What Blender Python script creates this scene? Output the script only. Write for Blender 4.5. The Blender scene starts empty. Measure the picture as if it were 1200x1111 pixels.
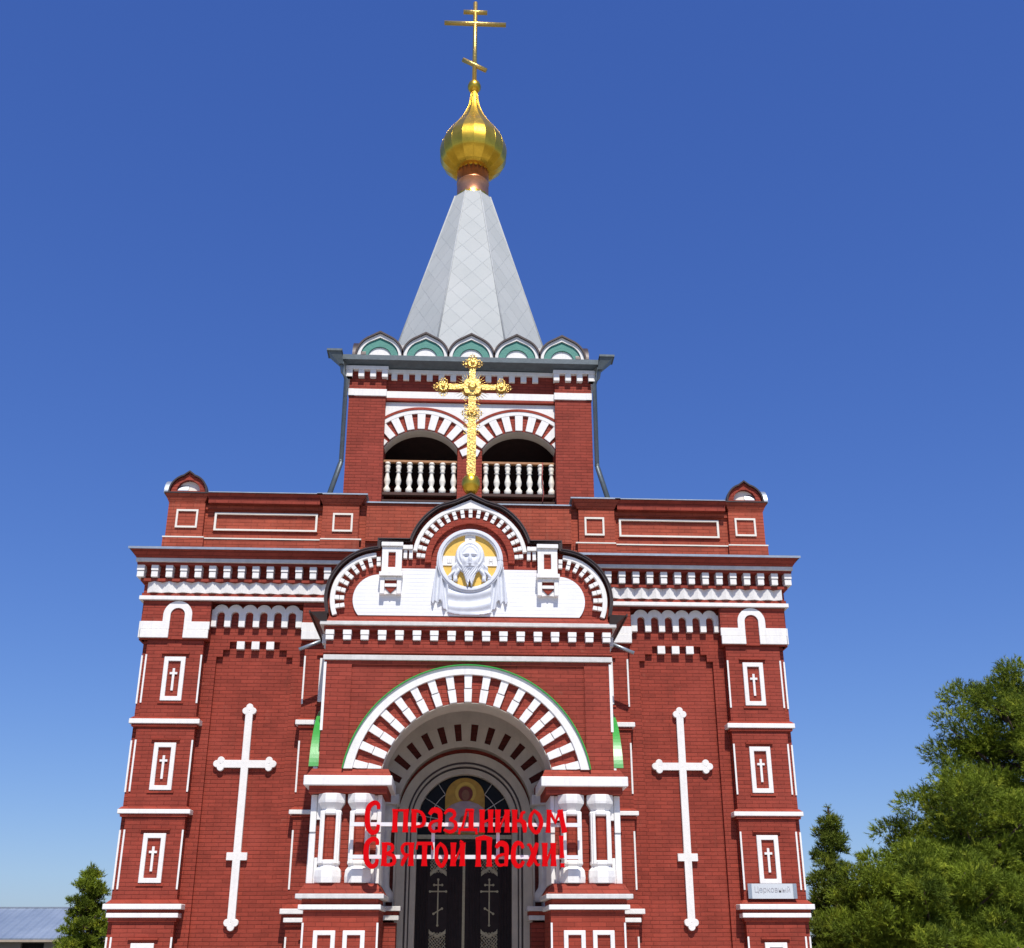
import bpy, bmesh, math, random
import numpy as np
from mathutils import Vector, Matrix
from mathutils.geometry import tessellate_polygon
PI = math.pi
sc = bpy.context.scene
col = sc.collection
# ------------------------------------------------------------------ camera
PITCH, YAW, ROLL = 0.39351, 0.04955, 0.00119
cd = bpy.data.cameras.new('camera'); cam = bpy.data.objects.new('camera', cd); col.objects.link(cam)
cd.sensor_fit = 'HORIZONTAL'; cd.sensor_width = 36.0; cd.lens = 1323.376/1200*36.0
cd.clip_start = 0.1; cd.clip_end = 3000
cam.matrix_world = Matrix.Translation((-0.2025, -22, 1.6)) @ Matrix.Rotation(-YAW, 4, 'Z') @ Matrix.Rotation(PI/2+PITCH, 4, 'X') @ Matrix.Rotation(-ROLL, 4, 'Z')
sc.camera = cam
# ------------------------------------------------------------------ light
SUN_EL, SUN_AZ = math.radians(57), math.radians(6)
w = bpy.data.worlds.new('World'); sc.world = w; w.use_nodes = True
nt = w.node_tree; nt.nodes.clear()
wo = nt.nodes.new('ShaderNodeOutputWorld'); bg = nt.nodes.new('ShaderNodeBackground'); sky = nt.nodes.new('ShaderNodeTexSky')
sky.sky_type = 'NISHITA'; sky.sun_disc = False; sky.sun_elevation = SUN_EL; sky.sun_rotation = PI - SUN_AZ
sky.altitude = 300; sky.air_density = 1.0; sky.dust_density = 0.6; sky.ozone_density = 3.0
hs = nt.nodes.new('ShaderNodeHueSaturation'); hs.inputs['Saturation'].default_value = 1.22; hs.inputs['Hue'].default_value = 0.508
bg.inputs['Strength'].default_value = 0.125
nt.links.new(sky.outputs[0], hs.inputs['Color']); tm = nt.nodes.new('ShaderNodeMix'); tm.data_type = 'RGBA'; tm.blend_type = 'MULTIPLY'; tm.inputs[0].default_value = 1; tm.inputs[7].default_value = (.93, .98, 1.1, 1)
nt.links.new(hs.outputs[0], tm.inputs[6]); sp = nt.nodes.new('ShaderNodeSeparateColor'); gm = nt.nodes.new('ShaderNodeCombineColor'); nt.links.new(tm.outputs[2], sp.inputs[0])
for i, ex in enumerate((.77, .77, .60)):                   # softens the brightening towards the horizon
    pw = nt.nodes.new('ShaderNodeMath'); pw.operation = 'POWER'; pw.inputs[1].default_value = ex; nt.links.new(sp.outputs[i], pw.inputs[0]); nt.links.new(pw.outputs[0], gm.inputs[i])
t2 = nt.nodes.new('ShaderNodeMix'); t2.data_type = 'RGBA'; t2.blend_type = 'MULTIPLY'; t2.inputs[0].default_value = 1; t2.inputs[7].default_value = (.745, .87, 1.58, 1)
nt.links.new(gm.outputs[0], t2.inputs[6]); nt.links.new(t2.outputs[2], bg.inputs['Color']); nt.links.new(bg.outputs[0], wo.inputs['Surface'])
sd = bpy.data.lights.new('sun', 'SUN'); sun = bpy.data.objects.new('sun', sd); col.objects.link(sun)
sd.energy = 4.2; sd.angle = math.radians(0.53); sd.color = (1.0, 0.955, 0.89)
S = Vector((math.cos(SUN_EL)*math.sin(SUN_AZ), -math.cos(SUN_EL)*math.cos(SUN_AZ), math.sin(SUN_EL)))
sun.rotation_euler = S.to_track_quat('Z', 'Y').to_euler()
vs = sc.view_settings; vs.view_transform = 'Standard'; vs.look = 'None'; vs.exposure = 0.25; vs.gamma = 1.0
rng = random.Random(7)

# ------------------------------------------------------------------ materials
def newmat(name):
    m = bpy.data.materials.new(name); m.use_nodes = True
    t = m.node_tree; b = t.nodes['Principled BSDF']
    return m, t, b
def lk(t, a, b): t.links.new(a, b)
def mixc(t, fac, a, b, typ='MIX'):
    n = t.nodes.new('ShaderNodeMix'); n.data_type = 'RGBA'; n.blend_type = typ
    for s, v in ((n.inputs[0], fac), (n.inputs[6], a), (n.inputs[7], b)):
        if hasattr(v, 'links'): lk(t, v, s)
        else: s.default_value = v if not isinstance(v, tuple) else (*v, 1)
    return n.outputs[2]
def noise(t, scale, detail=3, rough=.5, vec=None):
    n = t.nodes.new('ShaderNodeTexNoise'); n.inputs['Scale'].default_value = scale; n.inputs['Detail'].default_value = detail; n.inputs['Roughness'].default_value = rough
    if vec is None:
        g = t.nodes.new('ShaderNodeTexCoord'); vec = g.outputs['Object']
    lk(t, vec, n.inputs['Vector']); return n.outputs['Fac']
def ramp(t, fac, p0, p1, c0=(0, 0, 0), c1=(1, 1, 1)):
    r = t.nodes.new('ShaderNodeValToRGB'); e = r.color_ramp.elements
    e[0].position = p0; e[0].color = (*c0, 1); e[1].position = p1; e[1].color = (*c1, 1)
    lk(t, fac, r.inputs[0]); return r.outputs[0]
def mathn(t, op, a, b=None):
    n = t.nodes.new('ShaderNodeMath'); n.operation = op
    for s, v in ((n.inputs[0], a), (n.inputs[1], b)):
        if v is None: continue
        if hasattr(v, 'links'): lk(t, v, s)
        else: s.default_value = v
    return n.outputs[0]
def bump(t, b, h, dist, strength=1.0, prev=None):
    n = t.nodes.new('ShaderNodeBump'); n.inputs['Distance'].default_value = dist; n.inputs['Strength'].default_value = strength
    lk(t, h, n.inputs['Height'])
    if prev is not None: lk(t, prev, n.inputs['Normal'])
    lk(t, n.outputs[0], b.inputs['Normal']); return n.outputs[0]
def brickvec(t):
    g = t.nodes.new('ShaderNodeTexCoord'); s = t.nodes.new('ShaderNodeSeparateXYZ'); lk(t, g.outputs['Object'], s.inputs[0])
    c = t.nodes.new('ShaderNodeCombineXYZ'); lk(t, mathn(t, 'ADD', s.outputs[0], s.outputs[1]), c.inputs[0])
    # the courses wander a little, as hand laid brick does
    wv = noise(t, 1.3, 2); rz = mathn(t, 'ADD', s.outputs[2], mathn(t, 'MULTIPLY', wv, .02)); lk(t, rz, c.inputs[1])
    return c.outputs[0], g.outputs['Object'], rz
def brick(name, base, mortar_dark, depth, rough=.72, dirt=(.2, .05, .03), drips=0.25, joint=.008, line=.6, spread=1.0):
    m, t, b = newmat(name)
    v, o, rowz = brickvec(t)
    br = t.nodes.new('ShaderNodeTexBrick'); br.inputs['Scale'].default_value = 1
    br.inputs['Brick Width'].default_value = .26; br.inputs['Row Height'].default_value = .071; br.inputs['Mortar Size'].default_value = joint; br.inputs['Mortar Smooth'].default_value = .6
    lk(t, v, br.inputs['Vector'])
    br.inputs['Color1'].default_value = (.3, .3, .3, 1); br.inputs['Color2'].default_value = (.7, .7, .7, 1); br.inputs['Bias'].default_value = 0
    tone = mathn(t, 'ADD', mathn(t, 'MULTIPLY', br.outputs['Color'], .62), mathn(t, 'MULTIPLY', noise(t, 2.6, 6, .7), .85))
    lo = tuple(c*(1-.38*spread) for c in base); hi = tuple(min(1, c*(1+.28*spread)) for c in base)
    c = ramp(t, tone, .35, 1.0, lo, hi)
    # uneven coats: big pale patches
    c = mixc(t, mathn(t, 'MULTIPLY', ramp(t, noise(t, .9, 5, .6), .5, .75), .5), c, tuple(min(1, x*1.35+.01) for x in base))
    # weathering streaks running down
    mp = t.nodes.new('ShaderNodeMapping'); mp.inputs['Scale'].default_value = (5, 5, .35); lk(t, o, mp.inputs[0])
    c = mixc(t, mathn(t, 'MULTIPLY', ramp(t, noise(t, 1.5, 6, .7, mp.outputs[0]), .55, .8), drips), c, dirt)
    row = mathn(t, 'ABSOLUTE', mathn(t, 'SUBTRACT', mathn(t, 'FRACT', mathn(t, 'DIVIDE', mathn(t, 'SUBTRACT', rowz, .0), .071)), .5))
    bed = ramp(t, row, .40, .47); patch = ramp(t, noise(t, 2.4, 4, .7), .3, .7, (.08, .08, .08), (1, 1, 1))
    c = mixc(t, mathn(t, 'MULTIPLY', ramp(t, noise(t, 4.2, 8, .75), .62, .74), .35*spread), c, (.42, .17, .115))
    c = mixc(t, mathn(t, 'MULTIPLY', mathn(t, 'MULTIPLY', bed, patch), line), c, mortar_dark)
    c = mixc(t, mathn(t, 'MULTIPLY', mathn(t, 'MULTIPLY', br.outputs['Fac'], noise(t, 7, 3)), line*.28), c, mortar_dark)
    lk(t, c, b.inputs['Base Color']); b.inputs['Roughness'].default_value = rough; b.inputs['Specular IOR Level'].default_value = .18
    h = mathn(t, 'SUBTRACT', mathn(t, 'MULTIPLY', noise(t, 24, 4, .7), .6), mathn(t, 'ADD', mathn(t, 'MULTIPLY', br.outputs['Fac'], .3), mathn(t, 'MULTIPLY', mathn(t, 'MULTIPLY', bed, patch), .8)))
    bump(t, b, h, depth)
    return m
def plain(name, base, rough=.6, metal=0, var=.15, nscale=6, bumpd=.004, streak=0, streakc=(.35, .33, .3), spec=.5):
    m, t, b = newmat(name)
    f = noise(t, nscale, 5, .6)
    c = ramp(t, f, .3, .75, tuple(x*(1-var) for x in base), tuple(min(1, x*(1+var*.6)) for x in base))
    if streak:
        g = t.nodes.new('ShaderNodeTexCoord'); mp = t.nodes.new('ShaderNodeMapping'); mp.inputs['Scale'].default_value = (9, 9, .8); lk(t, g.outputs['Object'], mp.inputs[0])
        c = mixc(t, mathn(t, 'MULTIPLY', ramp(t, noise(t, 1.6, 6, .7, mp.outputs[0]), .5, .78), streak), c, streakc)
    lk(t, c, b.inputs['Base Color']); b.inputs['Roughness'].default_value = rough; b.inputs['Metallic'].default_value = metal
    b.inputs['Specular IOR Level'].default_value = spec
    if bumpd: bump(t, b, noise(t, 22, 4, .65), bumpd)
    return m
M = {}
M['brick'] = brick('red_painted_brick', (.275, .046, .028), (.13, .024, .016), .009, line=.48, drips=.4)
M['ledge'] = brick('red_painted_ledge', (.29, .046, .026), (.19, .03, .018), .004, dirt=(.22, .07, .045), line=.3)
M['pink'] = brick('sunbleached_red_brick', (.345, .069, .037), (.19, .038, .022), .007, dirt=(.45, .2, .13), line=.6)
M['white'] = plain('white_masonry_paint', (.83, .81, .765), .65, var=.05, nscale=9, bumpd=.004, streak=.42, streakc=(.56, .53, .49))
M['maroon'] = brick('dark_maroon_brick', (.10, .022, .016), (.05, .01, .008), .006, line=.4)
M['whitebrick'] = brick('white_painted_brick', (.8, .8, .79), (.66, .66, .66), .003, dirt=(.7, .69, .66), joint=.004, line=.14, spread=.08)
M['plaster'] = plain('weathered_plaster', (.6, .54, .44), .8, var=.14, nscale=3, bumpd=.005, streak=.3, streakc=(.38, .34, .29))
M['agedwhite'] = plain('aged_white_paint', (.66, .64, .6), .7, var=.15, nscale=7, bumpd=.004, streak=.4, streakc=(.42, .39, .36))
M['cream'] = plain('cream_paint', (.82, .77, .66), .5, var=.06, bumpd=.002)
M['gold'] = plain('gilded_metal', (.84, .53, .055), .3, .92, .22, 4, .002)
M['goldcross'] = plain('gilt_casting', (.84, .56, .16), .34, .9, .35, 40, .012)
M['copper'] = plain('copper_sheet', (.85, .36, .17), .36, .9, .25, 5, .002)
M['zinc'] = plain('zinc_flashing', (.42, .46, .49), .42, .7, .15, 5, .002)
M['spiretrim'] = plain('painted_ridge_strip', (.42, .435, .43), .7, 0, .15, 5, .002, spec=.2)
M['eave'] = plain('dark_brown_flashing', (.055, .036, .032), .45, .2, .3, 5, .002)
M['pipe'] = plain('blue_grey_painted_steel', (.10, .125, .135), .45, .3, .2, 8, .002)
M['greypipe'] = plain('grey_painted_pipe', (.2, .24, .26), .5, .2, .2, 8, .002)
M['green'] = plain('green_painted_sheet', (.045, .34, .05), .33, 0, .2, 4, .001)
M['teal'] = plain('teal_paint', (.05, .24, .185), .5, 0, .12, 12, .004)
M['red'] = plain('red_signboard_plastic', (.62, .001, .003), .35, 0, .12, 2, 0, spec=.08)
M['steel'] = plain('white_painted_tube', (.78, .78, .79), .4, 0, .06, 8, .001)
M['door'] = plain('dark_lacquered_wood', (.026, .015, .015), .5, 0, .3, 9, .002, spec=.2)
M['brass'] = plain('dull_brass_ornament', (.42, .36, .23), .45, .4, .25, 30, .002)
M['dark'] = plain('dark_timber', (.08, .035, .025), .8, 0, .3, 6, .003)
M['wood'] = plain('varnished_wood_rail', (.38, .17, .06), .5, 0, .25, 14, .003)
M['iconfield'] = plain('gold_icon_field', (.5, .28, .03), .5, .1, .25, 8, .001)
M['halo'] = plain('gold_halo', (.66, .42, .06), .45, .2, .15, 10, .001)
M['skin'] = plain('icon_face_paint', (.26, .11, .06), .6, 0, .3, 20, .001)
M['robe'] = plain('pale_lilac_robe_paint', (.44, .33, .36), .6, 0, .25, 9, .002)
M['veil'] = plain('dark_red_veil_paint', (.2, .035, .025), .6, 0, .3, 15, .001)
M['mosaic'] = plain('ochre_mosaic', (.8, .5, .09), .6, 0, .12, 14, .002)
M['relief'] = plain('grey_white_relief', (.68, .7, .74), .55, 0, .08, 9, .002)
M['paving'] = plain('pale_paving', (.42, .39, .35), .85, 0, .15, 1.2, .003)
M['earth'] = plain('dry_ground', (.2, .17, .1), .95, 0, .3, .4, .02)
M['asph'] = plain('flat_roof_felt', (.1, .1, .1), .9, 0, .2, 2, .01)
M['shedwall'] = plain('grey_rendered_wall', (.3, .28, .26), .85, 0, .15, 2, .004)
M['shedtrim'] = plain('weathered_fascia_board', (.4, .33, .25), .8, 0, .2, 3, .002)
M['gap'] = plain('unlit_interior', (.01, .009, .009), .9, 0, .1, 2, 0)
M['bark'] = plain('rough_pine_bark', (.1, .065, .045), .95, 0, .35, 14, .03)
M['letterink'] = plain('grey_printed_ink', (.4, .4, .42), .6, 0, .1, 9, 0)
M['platec'] = plain('white_plastic_plate', (.6, .63, .64), .35, 0, .05, 5, 0)
M['rust'] = plain('rust_red_hose', (.3, .05, .04), .5, 0, .2, 6, 0)
m, t, b = newmat('fanlight_glass'); b.inputs['Base Color'].default_value = (.012, .012, .014, 1); b.inputs['Roughness'].default_value = .25; b.inputs['Specular IOR Level'].default_value = .08; M['glass'] = m
# spire shingles: diamond seams from UV laid on each face
m, t, b = newmat('zinc_diamond_shingles')
uv = t.nodes.new('ShaderNodeTexCoord'); se = t.nodes.new('ShaderNodeSeparateXYZ'); lk(t, uv.outputs['UV'], se.inputs[0])
p = mathn(t, 'ADD', mathn(t, 'DIVIDE', se.outputs[0], .52), mathn(t, 'DIVIDE', se.outputs[1], .66))
q = mathn(t, 'SUBTRACT', mathn(t, 'DIVIDE', se.outputs[0], .52), mathn(t, 'DIVIDE', se.outputs[1], .66))
def seam(v): return mathn(t, 'LESS_THAN', mathn(t, 'ABSOLUTE', mathn(t, 'SUBTRACT', mathn(t, 'FRACT', v), .5)), .022)
sm = mathn(t, 'MAXIMUM', seam(p), seam(q))
cmb = t.nodes.new('ShaderNodeCombineXYZ'); lk(t, mathn(t, 'FLOOR', mathn(t, 'ADD', p, .5)), cmb.inputs[0]); lk(t, mathn(t, 'FLOOR', mathn(t, 'ADD', q, .5)), cmb.inputs[1])
wn = t.nodes.new('ShaderNodeTexWhiteNoise'); lk(t, cmb.outputs[0], wn.inputs['Vector'])
c = ramp(t, wn.outputs['Value'], 0, 1, (.41, .43, .415), (.44, .46, .445))
c = mixc(t, mathn(t, 'MULTIPLY', ramp(t, noise(t, 1.1, 5, .6), .4, .7), .3), c, (.52, .52, .5))
c = mixc(t, mathn(t, 'MULTIPLY', sm, .22), c, (.3, .33, .35))
lk(t, c, b.inputs['Base Color']); b.inputs['Metallic'].default_value = .0; b.inputs['Roughness'].default_value = .7; b.inputs['Specular IOR Level'].default_value = .25
h = mathn(t, 'ADD', mathn(t, 'MULTIPLY', wn.outputs['Value'], .5), mathn(t, 'SUBTRACT', mathn(t, 'MULTIPLY', noise(t, 2.5, 2), .8), sm)); bump(t, b, h, .004)
M['shingle'] = m
# ribbed sheet of the shed
m, t, b = newmat('blue_ribbed_sheet')
g = t.nodes.new('ShaderNodeTexCoord'); s_ = t.nodes.new('ShaderNodeSeparateXYZ'); lk(t, g.outputs['Object'], s_.inputs[0])
wv = mathn(t, 'SINE', mathn(t, 'MULTIPLY', s_.outputs[0], 14.0))
c = ramp(t, noise(t, .5, 5, .6), .3, .75, (.16, .205, .28), (.25, .30, .375)); c = mixc(t, mathn(t, 'MULTIPLY', ramp(t, noise(t, 3, 5, .7), .6, .8), .4), c, (.45, .48, .52))
lk(t, c, b.inputs['Base Color']); b.inputs['Roughness'].default_value = .5; bump(t, b, wv, .03); M['sheet'] = m
def leafmat(name, c0, c1, c2):
    m, t, b = newmat(name)
    f = noise(t, 1.1, 3, .6); c = ramp(t, f, .36, .66, c0, c1)
    c = mixc(t, ramp(t, noise(t, 2.7, 2), .55, .72), c, c2)
    lk(t, c, b.inputs['Base Color']); b.inputs['Roughness'].default_value = .6; b.inputs['Specular IOR Level'].default_value = .12
    tr = t.nodes.new('ShaderNodeBsdfTranslucent'); lk(t, c, tr.inputs['Color'])
    mx = t.nodes.new('ShaderNodeMixShader'); mx.inputs[0].default_value = .2
    out = t.nodes['Material Output']; lk(t, b.outputs[0], mx.inputs[1]); lk(t, tr.outputs[0], mx.inputs[2]); lk(t, mx.outputs[0], out.inputs['Surface'])
    return m
M['needle'] = leafmat('pine_needles', (.07, .105, .014), (.25, .32, .028), (.42, .46, .045))
M['needle_b'] = leafmat('dull_pine_needles', (.08, .12, .022), (.21, .26, .035), (.33, .36, .045))

# ------------------------------------------------------------------ mesh builder
def circ(cx, cz, r, a0, a1, n):
    return [(cx+r*math.cos(math.radians(a0+(a1-a0)*i/n)), cz+r*math.sin(math.radians(a0+(a1-a0)*i/n))) for i in range(n+1)]
class MB:
    def __init__(s, mir=1, frame=None): s.v = []; s.f = []; s.mir = mir; s.frame = frame; s.sm = []; s.cuts = [(0, 0)]
    def cut(s):
        if len(s.v) > s.cuts[-1][0]: s.cuts.append((len(s.v), len(s.f)))
        return s
    def _p(s, P):
        b = len(s.v)
        for q in P:
            x, y, z = q[0]*s.mir, q[1], q[2]
            if s.frame is not None:
                x, y, z = s.frame @ Vector((x, y, z))
            s.v.append((x, y, z))
        return b
    def add(s, P, F, smooth=False):
        b = s._p(P)
        for f in F: s.f.append([b+i for i in f]); s.sm.append(smooth)
        return s
    def box(s, x0, x1, y0, y1, z0, z1):
        P = [(x, y, z) for z in (z0, z1) for y in (y0, y1) for x in (x0, x1)]
        return s.add(P, [(0, 2, 3, 1), (4, 5, 7, 6), (0, 1, 5, 4), (2, 6, 7, 3), (0, 4, 6, 2), (1, 3, 7, 5)])
    def taper(s, x0, x1, y0, y1, z0, z1, dx0, dx1, dy):   # box whose top is set in by dx0, dx1 and dy at the front
        P = [(x0, y0, z0), (x1, y0, z0), (x0, y1, z0), (x1, y1, z0), (x0+dx0, y0+dy, z1), (x1-dx1, y0+dy, z1), (x0+dx0, y1, z1), (x1-dx1, y1, z1)]
        return s.add(P, [(0, 2, 3, 1), (4, 5, 7, 6), (0, 1, 5, 4), (2, 6, 7, 3), (0, 4, 6, 2), (1, 3, 7, 5)])
    def prism(s, loops, a, b, axis='y'):                   # outline(s) in XZ pushed along Y (or in YZ pushed along X, XY along Z)
        if not isinstance(loops[0][0], (tuple, list)): loops = [loops]
        def P3(u, v, w): return (u, w, v) if axis == 'y' else ((w, u, v) if axis == 'x' else (u, v, w))
        flat = [q for l in loops for q in l]; n = len(flat)
        tri = tessellate_polygon([[Vector((q[0], q[1], 0)) for q in l] for l in loops])
        P = [P3(q[0], q[1], a) for q in flat]+[P3(q[0], q[1], b) for q in flat]
        F = [tuple(t_) for t_ in tri]+[tuple(i+n for i in reversed(t_)) for t_ in tri]
        k = 0
        for l in loops:
            m_ = len(l)
            for i in range(m_):
                j = (i+1) % m_; F.append((k+i, k+j, n+k+j, n+k+i))
            k += m_
        return s.add(P, F)
    def ring(s, cx, cz, r0, r1, a0, a1, y0, y1, n=32, axis='y'):
        o = circ(cx, cz, r1, a0, a1, n); i = circ(cx, cz, r0, a0, a1, n)
        def P3(u, v, w): return (u, w, v) if axis == 'y' else (w, u, v)
        P = []
        for (ox, oz), (ix, iz) in zip(o, i): P += [P3(ox, oz, y0), P3(ix, iz, y0), P3(ix, iz, y1), P3(ox, oz, y1)]
        F = []
        for k in range(n):
            b = 4*k
            for e in range(4): F.append((b+e, b+(e+1) % 4, b+4+(e+1) % 4, b+4+e))
        F += [(0, 1, 2, 3), (4*n, 4*n+3, 4*n+2, 4*n+1)]
        return s.add(P, F)
    def arch(s, cx, zc, r0, r1, zb, y0, y1, n=36):         # arch band with straight legs down to zb
        o = [(cx+r1, zb)]+circ(cx, zc, r1, 0, 180, n)+[(cx-r1, zb)]
        i = [(cx-r0, zb)]+circ(cx, zc, r0, 180, 0, n)+[(cx+r0, zb)]
        return s.prism(o+i, y0, y1)
    def lathe(s, prof, cx, cy, n=24, ang=0, smooth=True, sx=1.0):
        P = []
        for r, z in prof:
            for k in range(n):
                a = ang+2*PI*k/n; P.append((cx+r*math.cos(a)*sx, cy+r*math.sin(a)*sx, z))
        F = []
        m_ = len(prof)
        for i in range(m_-1):
            for k in range(n):
                F.append((i*n+k, i*n+(k+1) % n, (i+1)*n+(k+1) % n, (i+1)*n+k))
        F.append(tuple(range(n))[::-1]); F.append(tuple((m_-1)*n+k for k in range(n)))
        return s.add(P, F, smooth)
    def disc(s, cx, cz, r, y0, y1, n=24, r2=None):         # round boss facing the front
        r2 = r if r2 is None else r2
        P = [(cx+r2*math.cos(2*PI*k/n), y0, cz+r2*math.sin(2*PI*k/n)) for k in range(n)]+[(cx+r*math.cos(2*PI*k/n), y1, cz+r*math.sin(2*PI*k/n)) for k in range(n)]
        F = [tuple(range(n)), tuple(range(2*n-1, n-1, -1))]+[(k, (k+1) % n, n+(k+1) % n, n+k) for k in range(n)]
        return s.add(P, F)
    def tube(s, pts, r, n=8, r2=None):
        pts = [Vector(p_) for p_ in pts]; r2 = r if r2 is None else r2; N = len(pts); P = []
        up = Vector((0, 0, 1))
        for i, p_ in enumerate(pts):
            d = (pts[min(i+1, N-1)]-pts[max(i-1, 0)]).normalized()
            a = d.cross(up if abs(d.z) < .95 else Vector((1, 0, 0))).normalized(); b_ = d.cross(a)
            rr = r+(r2-r)*i/max(1, N-1)
            for k in range(n):
                q_ = p_+(a*math.cos(2*PI*k/n)+b_*math.sin(2*PI*k/n))*rr; P.append(tuple(q_))
        F = [(i*n+k, i*n+(k+1) % n, (i+1)*n+(k+1) % n, (i+1)*n+k) for i in range(N-1) for k in range(n)]
        F += [tuple(range(n))[::-1], tuple((N-1)*n+k for k in range(n))]
        return s.add(P, F, True)
    def frame_rect(s, x0, x1, z0, z1, tx, tz, y0, y1):
        return s.prism([[(x0, z0), (x1, z0), (x1, z1), (x0, z1)], [(x0+tx, z0+tz), (x0+tx, z1-tz), (x1-tx, z1-tz), (x1-tx, z0+tz)]], y0, y1)
    def build(s, name, mat, parent=None, bevel=0):
        me = bpy.data.meshes.new(name); me.from_pydata(s.v, [], s.f); me.polygons.foreach_set('use_smooth', s.sm)
        bm = bmesh.new(); bm.from_mesh(me); bmesh.ops.recalc_face_normals(bm, faces=bm.faces); bm.to_mesh(me); bm.free()
        me.materials.append(mat if not isinstance(mat, str) else M[mat])
        o = bpy.data.objects.new(name, me); col.objects.link(o)
        if parent: o.parent = parent
        if bevel:
            bv = o.modifiers.new('bevel', 'BEVEL'); bv.width = bevel; bv.segments = 1; bv.limit_method = 'ANGLE'; bv.angle_limit = math.radians(50)
        return o
def clip(poly, a, b, c):                                   # keep a*x+b*z+c >= 0
    out = []
    for i in range(len(poly)):
        p_, q_ = poly[i], poly[(i+1) % len(poly)]; dp = a*p_[0]+b*p_[1]+c; dq = a*q_[0]+b*q_[1]+c
        if dp >= 0: out.append(p_)
        if (dp >= 0) != (dq >= 0):
            t_ = dp/(dp-dq); out.append((p_[0]+(q_[0]-p_[0])*t_, p_[1]+(q_[1]-p_[1])*t_))
    return out
def tag(o, label=None, cat=None, group=None, kind=None):
    if label: o['label'] = label
    if cat: o['category'] = cat
    if group: o['group'] = group
    if kind: o['kind'] = kind
    return o
def empty(name, loc=(0, 0, 0)):
    o = bpy.data.objects.new(name, None); col.objects.link(o); o.location = loc; return o

# ------------------------------------------------------------------ ground
g = MB()
N = 40; ext = 900
xs = [-ext+2*ext*i/N for i in range(N+1)]
def gz(x, y): return 0 if abs(x) < 22 and -60 < y < 30 else -.5-.3*min(1, max(0, (abs(x)-22)/60))
g.add([(-ext, -ext, -.6), (ext, -ext, -.6), (ext, ext, -.6), (-ext, ext, -.6)], [(0, 1, 2, 3)])
tag(g.build('ground', 'earth'), kind='structure')
g = MB().box(-24, 24, -60, 32, -.9, -.02); tag(g.build('terrace', 'earth'), kind='structure')
g = MB().box(-20, 20, -50, -.1, -.019, 0); tag(g.build('forecourt', 'paving'), kind='structure')

# ------------------------------------------------------------------ the church
church = tag(empty('church', (0, 0, 0)), 'red brick church with white trim, bell tower and pointed grey spire', 'church')
def part(mb, name, mat, parent=church, bevel=0, label=None):
    o = mb.build(name, mat, parent, bevel)
    if label: o['label'] = label
    return o
def parts(mb, name, mat, parent=church, bevel=0):            # one object for each piece between cuts
    mb.cut(); out = []
    for (v0, f0), (v1, f1) in zip(mb.cuts[:-1], mb.cuts[1:]):
        q = MB(); q.v = mb.v[v0:v1]; q.f = [[i-v0 for i in f] for f in mb.f[f0:f1]]; q.sm = mb.sm[f0:f1]; out.append(part(q, name, mat, parent, bevel))
    return out
def portal_hole(r, zc, zb, n=36): return [(-r, zb)]+circ(0, zc, r, 180, 0, n)+[(r, zb)]
# nave walls
fw = MB().prism([[(-6.2, 0), (6.2, 0), (6.2, 8.6), (-6.2, 8.6)], portal_hole(1.14, 3.72, .8)], .28, .82)
part(fw, 'front_wall', 'brick')
part(MB().box(-6.2, -5.7, .82, 18, 0, 8.6), 'side_wall', 'brick'); part(MB().box(5.7, 6.2, .82, 18, 0, 8.6), 'side_wall', 'brick')
part(MB().box(-5.7, 5.7, 17.5, 18, 0, 8.6), 'rear_wall', 'brick')
part(MB().box(-6.5, 6.5, .3, 18.3, 8.6, 8.72).box(-2.6, 2.6, .85, 6.1, 8.72, 10.0), 'nave_roof', 'asph')
pw = part(MB().prism([[(-2.12, .8), (2.12, .8), (2.12, 7.84), (-2.12, 7.84)], portal_hole(1.28, 3.8, .8)], 0, .275), 'portal_wall', 'maroon')

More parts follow.
